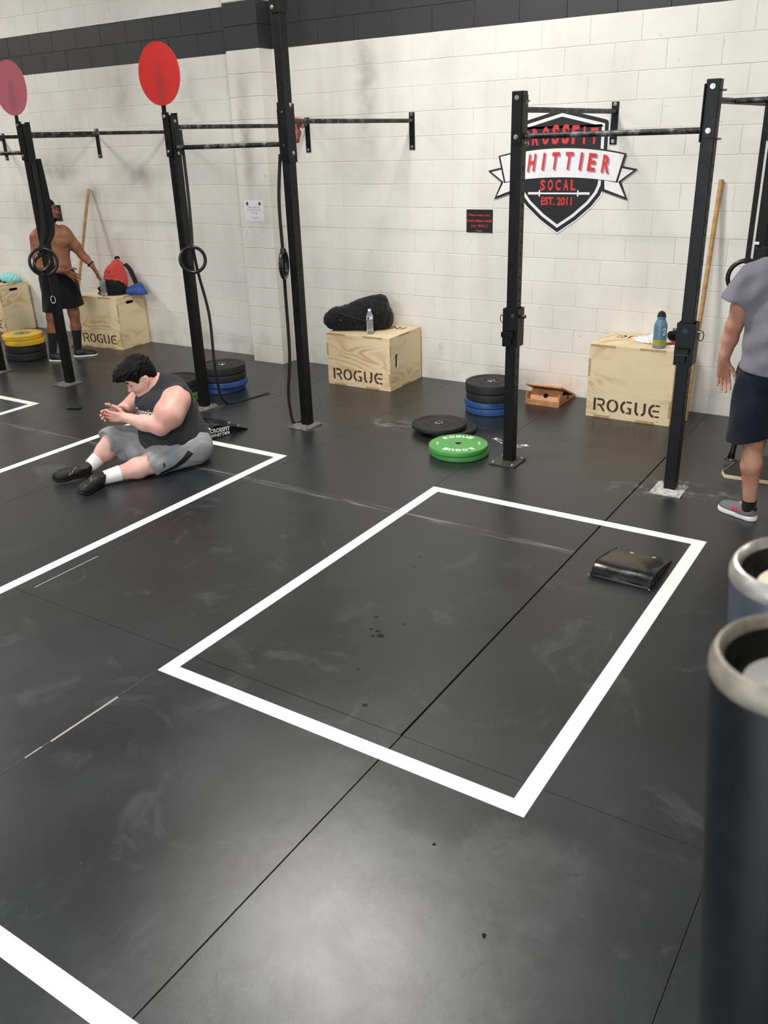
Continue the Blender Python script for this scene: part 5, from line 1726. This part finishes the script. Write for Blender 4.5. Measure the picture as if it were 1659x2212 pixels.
# wet patch on the inside of the far thigh
M['wet'] = cloth('shorts_wet', '#4c4d50', '#3a3b3e', .4, .7)
def sock(parent, a, b, ra, rb, m, res=.0045):
    a = np.array(a, float); b = np.array(b, float); d = unit(b - a)
    return obj('sock', implicit('sock', [cap(a - d * .03, b, ra, rb, .02)], res, cuts=[(a, -d)], disp=lambda X, Y, Z: .0012 * np.sin(420 * (X * d[0] + Y * d[1] + Z * d[2]))), m, parent)
sock(A, (.525, .25, .066), (.66, .25, .052), .060, .046, 'sock_w')
sock(A, (.625, -.052, .098), (.71, -.012, .055), .060, .046, 'sock_w')
u, ume = shoe(A, (.655, .215, .012), (.70, .70, .05), (-.36, .27, .88), .27, 'shoe_k', 'sole_k', .046, hi=.095)
M['lace_k'] = mat('lace_dark', '#3a3a3d', .8)
M['lace_g'] = mat('lace_grey', '#a9a8ac', .8)
def laces(u, H, d, up, m, n=4, at=.12, step=.022, lift=.088):
    H = np.array(H, float); d, up = ortho(d, up); s = np.cross(up, d)
    for i in range(n):
        c = H + d * (at + i * step) + up * (lift - .009 * i)
        bm = bm_new(); add_tube(bm, [c - s * .022 - up * .006, c + up * .001, c + s * .022 + d * .006 - up * .006], .0028, 6); obj('lace', bm, m, u, True)
laces(u, (.655, .215, .012), (.70, .70, .05), (-.36, .27, .88), 'lace_k', 5, .10, .022, .096)
u2, ume2 = shoe(A, (.675, .005, .028), (.90, -.02, -.01), (-.02, .46, .88), .285, 'shoe_k', 'sole_k', .047, hi=.088)
laces(u2, (.675, .005, .028), (.90, -.02, -.01), (-.02, .46, .88), 'lace_k', 5, .10, .022, .096)
for me_, pts, prt, dr_ in [(ume2, [(.82, .8, .085), (.835, .8, .062), (.862, .8, .055), (.845, .8, .08), (.85, .8, .045)], u2, (0, -1, 0)), (ume2, [(.80, .8, .10), (.815, .8, .09)], u2, (0, -1, 0)), (ume, [(.74, .9, .10), (.755, .9, .085), (.765, .9, .10)], u, (0, -1, 0))]:
    pp = [p for p in surf_project(me_, pts, dr_, .001) if p is not None]
    if len(pp) > 1:
        bm = bm_new(); add_tube(bm, pp, .003, 6); obj('gold_emblem', bm, 'gold', prt, True)

# ---- standing person on the left (local x to the right of the view, y to the wall)
B = thing('person', 'shirtless bearded person in black shorts standing behind the pink disc upright', 'person', (-5.65, -.97, 0), math.atan2(.8, .6))
hB = Head((-.035, -.01, 1.612), (.93, -.36, -.02), (0, 0, 1), 1.0)
bodyP = [ell((-.04, 0, 1.27), (.180, .118, .17), k=.05), ell((-.045, -.005, 1.12), (.158, .112, .17), k=.05), ell((-.045, -.015, 1.0), (.155, .120, .13), k=.05), ell((-.05, 0, .9), (.160, .122, .12), k=.05),
         ell((.045, -.085, 1.285), (.085, .045, .058), k=.03), ell((-.115, -.085, 1.285), (.085, .045, .058), k=.03), cap((-.16, .01, 1.385), (.085, .01, 1.395), .062, .062, .05), cap((-.045, .01, 1.40), (-.04, -.005, 1.53), .066, .058, .04),
         cap((.115, .0, 1.345), (.19, .0, 1.22), .070, .056, .04), cap((.19, 0, 1.22), (.238, .0, 1.13), .055, .044, .03), cap((.238, 0, 1.13), (.275, -.02, 1.085), .045, .044, .02), cap((.275, -.02, 1.085), (.322, -.05, 1.02), .043, .029, .02),
         cap((-.195, -.02, 1.335), (-.222, -.09, 1.18), .078, .060, .04), cap((-.222, -.09, 1.18), (-.23, -.13, 1.05), .058, .048, .03), cap((-.23, -.13, 1.05), (-.13, -.19, 1.02), .048, .045, .02), cap((-.13, -.19, 1.02), (.02, -.245, 1.0), .044, .029, .02),
         cap((.03, 0, .86), (.048, 0, .50), .098, .062, .04), cap((.048, 0, .50), (.045, .012, .34), .058, .055, .03), cap((.045, .012, .34), (.022, 0, .09), .054, .035, .03), cap((.02, 0, .07), (.10, 0, .045), .034, .03),
         cap((-.13, 0, .86), (-.190, -.05, .49), .098, .062, .04), cap((-.190, -.05, .49), (-.212, -.06, .34), .058, .055, .03), cap((-.212, -.06, .34), (-.255, -.09, .09), .054, .035, .03), cap((-.255, -.09, .07), (-.2, -.1, .045), .034, .03)]
hb = hand((.325, -.052, 1.015), (.42, -.12, -.90), (-.85, -.35, -.35), (.3, -1, .0), 1.0, (6, 8, 6), 3, .2, .6) + hand((.03, -.247, .998), (.80, -.12, -.58), (-.05, -1, .05), (.5, 0, .85), 1.0, (10, 12, 10), 9, .1, 1.0)
bodyB = obj('body', implicit('body', bodyP + hb + hB.prims(), .0058, subs=hB.subs()), 'skin_brown', B)
hB.details(bodyB, 'lip_b')
obj('hair', implicit('hair', [hB.e(-.014, 0, .040, .102, .082, .092, .03), hB.cp((.04, .072, .04), (.03, .072, -.0), .012, .008), hB.cp((.04, -.072, .04), (.03, -.072, -.0), .012, .008)], .004, subs=[hB.e(.13, 0, -.03, .105, .12, .105, .01), hB.e(.02, 0, -.12, .14, .12, .10, .01), hB.e(-.008, .085, -.01, .028, .03, .04, .01), hB.e(-.008, -.085, -.01, .028, .03, .04, .01)]), 'hair_blk', B)
obj('beard', implicit('beard', [hB.e(.045, 0, -.086, .048, .052, .038, .02), hB.cp((.03, .060, -.02), (.045, .052, -.07), .014, .022), hB.cp((.03, -.060, -.02), (.045, -.052, -.07), .014, .022), hB.cp((.094, -.020, -.046), (.094, .020, -.046), .005, .005)], .004, subs=[hB.e(.105, 0, -.062, .020, .021, .013, .008), hB.e(.09, 0, -.01, .06, .06, .032, .01)]), 'hair_blk', B)
obj('shorts', implicit('shorts', [ell((-.05, 0, .93), (.172, .134, .11), k=.05), cap((.025, 0, .88), (.060, 0, .50), .125, .118, .06), cap((-.13, 0, .88), (-.165, -.03, .54), .125, .112, .06)], .007, cuts=[((.05, 0, .575), (.10, 0, -1)), ((-.05, 0, .985), (0, 0, 1))], disp=lambda X, Y, Z: .005 * np.sin(40 * X + 8 * Z) + .003 * np.sin(60 * Y + 20 * Z)), 'short_blk', B)
sock(B, (.043, .012, .315), (.022, 0, .07), .060, .042, 'sock_k')
sock(B, (-.214, -.062, .325), (-.255, -.09, .07), .060, .042, 'sock_k')
uB, m1 = shoe(B, (-.035, .0, .0), (1, -.12, 0), (0, 0, 1), .265, 'shoe_k', 'sole_w', .044, hi=.085, sole=.02)
laces(uB, (-.035, .0, .0), (1, -.12, 0), (0, 0, 1), 'shoe_k')
uB, m1 = shoe(B, (-.30, -.075, .0), (.85, -.45, 0), (0, 0, 1), .265, 'shoe_k', 'sole_w', .044, hi=.085, sole=.02)
laces(uB, (-.30, -.075, .0), (.85, -.45, 0), (0, 0, 1), 'shoe_k')
bm = bm_new(); wd = unit((.42, -.2, -.6)); add_tube(bm, [np.array((.316, -.047, 1.028)) + q for q in [ (np.cross(wd, (0, 1, 0)) * math.cos(a) + np.cross(wd, np.cross(wd, (0, 1, 0))) * math.sin(a)) * .037 for a in [2 * PI * i / 20 for i in range(20)]]], .0085, 8, True); obj('wristwatch', bm, 'plastic_k', B, True)
bm = bm_new(); add_tube(bm, [(.165, -.025, 1.265), (.185, -.035, 1.235), (.205, -.04, 1.205)], [.016, .022, .012], 8); obj('armpit_hair', bm, 'hair_blk', B, True)

# ---- standing person on the right, seen from behind
Cp = thing('person', 'person in grey t-shirt and navy shorts seen from behind, cut by the right edge', 'person', (1.97, -2.07, 0), math.atan2(.15, .985))
hC = Head((.045, .05, 1.715), (.0, .95, -.15), (0, .12, 1), 1.0)
tors = [ell((.035, 0, 1.30), (.195, .125, .20), k=.06), ell((.03, 0, 1.10), (.180, .125, .18), k=.06), ell((.03, 0, .93), (.18, .13, .13), k=.05), cap((-.115, 0, 1.455), (.185, 0, 1.455), .070, .070, .05)]
limb = [cap((.04, .0, 1.48), (.045, .03, 1.64), .064, .058, .04), cap((-.155, 0, 1.435), (-.20, .0, 1.28), .070, .057, .04), cap((-.20, .0, 1.28), (-.230, .02, 1.165), .056, .045, .03), cap((-.230, .02, 1.165), (-.242, .028, 1.09), .046, .044, .02), cap((-.242, .028, 1.09), (-.262, .03, .965), .043, .029, .02),
        cap((.225, 0, 1.435), (.29, 0, 1.17), .070, .046, .04), cap((.29, 0, 1.17), (.31, .06, .95), .045, .029, .02),
        cap((-.055, 0, .88), (-.035, 0, .50), .105, .062, .04), cap((-.035, 0, .50), (-.032, -.022, .36), .056, .058, .03), cap((-.032, -.022, .36), (-.010, 0, .10), .056, .036, .03), cap((-.01, 0, .08), (-.08, .06, .045), .036, .03),
        cap((.125, 0, .88), (.15, .06, .50), .105, .062, .04), cap((.15, .06, .50), (.155, .04, .36), .056, .058, .03), cap((.155, .04, .36), (.17, .08, .10), .056, .036, .03), cap((.17, .08, .08), (.18, .16, .045), .036, .03)]
hc = hand((-.262, .03, .960), (.10, .02, -1), (.15, -1, 0), (1, -.1, 0), 1.0, (14, 16, 14), 4, .3, .6) + hand((.31, .06, .945), (.05, .08, -1), (-1, .2, 0), (0, 1, 0), 1.0, (16, 20, 16), 4)
bodyC = obj('body', implicit('body', tors + limb + hc + hC.prims(), .0055, subs=hC.subs()), 'skin_tan', Cp)
hC.details(bodyC, 'lip')
obj('hair', implicit('hair', [hC.e(-.014, 0, .040, .104, .085, .094, .03), hC.e(-.065, 0, -.02, .035, .06, .05, .02)], .0045, subs=[hC.e(.13, 0, -.03, .105, .12, .10, .01), hC.e(.02, 0, -.13, .14, .12, .09, .01)]), 'hair_blk', Cp)
tee = grow(tors[:3], .016) + [cap((-.115, 0, 1.455), (.185, 0, 1.455), .084, .084, .05), cap((-.145, 0, 1.43), (-.235, .0, 1.30), .098, .098, .05), cap((.215, 0, 1.43), (.29, .0, 1.30), .098, .098, .05), cap((.03, 0, 1.1), (.03, 0, .95), .17, .175, .08)]
obj('t_shirt', implicit('t_shirt', tee, .006, cuts=[((0, 0, .925), (-.08, 0, -1))], subs=[cap((-.285, -.06, 1.215), (-.285, .06, 1.215), .112, .112, .01), cap((.345, -.06, 1.215), (.345, .06, 1.215), .112, .112, .01), cap((.04, .0, 1.56), (.045, .05, 1.62), .075, .085, .01)],
    disp=lambda X, Y, Z: .007 * np.sin(46 * X + 22 * Z + 6 * np.sin(7 * Z)) * np.clip((Z - 1.0) * 3, .3, 1) * np.clip(.45 + 3.2 * np.abs(X - .03), .3, 1) + .0035 * np.sin(30 * X - 44 * Z)), 'tee_grey', Cp)
sC = implicit('shorts', [ell((.03, 0, .93), (.200, .158, .16), k=.05), cap((-.060, 0, .86), (-.078, -.005, .45), .128, .110, .035), cap((.125, .01, .86), (.158, .05, .45), .128, .110, .035)], .006, cuts=[((-.07, 0, .512), (.22, 0, -1)), ((0, 0, 1.0), (0, 0, 1))], disp=lambda X, Y, Z: .006 * np.sin(36 * X + 10 * Z + 3 * np.sin(20 * Y)) + .003 * np.sin(50 * Y + 24 * Z))
obj('shorts', sC, 'short_navy', Cp)
sock(Cp, (-.011, 0, .125), (-.012, .0, .07), .042, .042, 'sock_k')
sock(Cp, (.169, .079, .125), (.173, .088, .06), .045, .044, 'sock_k')
dC = unit((-.20, .135, 0))
uC, mC = shoe(Cp, (.040, -.028, .0), dC, (0, 0, 1), .262, 'shoe_g', 'sole_w', .046, hi=.088, sole=.030)
laces(uC, (.040, -.028, .0), dC, (0, 0, 1), 'lace_g', 5, .105, .02, .094)
bm = bm_new(); add_box(bm, tuple(np.array((.040, -.028, .0)) + dC * .028 + np.array((0, 0, .070))), (.034, .030, .030), Matrix.Rotation(math.atan2(dC[1], dC[0]), 3, 'Z'), .006); obj('heel_tab', bm, 'shoe_k', uC)
side = np.cross((0, 0, 1), dC)
if side[1] > 0: side = -side
base = np.array((.040, -.028, .0))
def onshoe(u, z): return tuple(base + dC * u + np.array((0, 0, z)) + side * .4)
lo = [onshoe(.055, .058), onshoe(.09, .050), onshoe(.125, .043), onshoe(.150, .044), onshoe(.158, .055), onshoe(.150, .070)]
hi_ = [onshoe(.055, .060), onshoe(.09, .058), onshoe(.120, .056), onshoe(.138, .058), onshoe(.147, .063), onshoe(.147, .071)]
patch(mC, (dense(lo, 3), dense(hi_, 3)), tuple(-side), 'swoosh', 'curved_emblem', uC, .0015, 3)
u_, m_ = shoe(Cp, (.165, .03, .0), (.15, 1, 0), (0, 0, 1), .262, 'shoe_g', 'sole_w', .046, hi=.088, sole=.030)
laces(u_, (.165, .03, .0), (.15, 1, 0), (0, 0, 1), 'shoe_g')
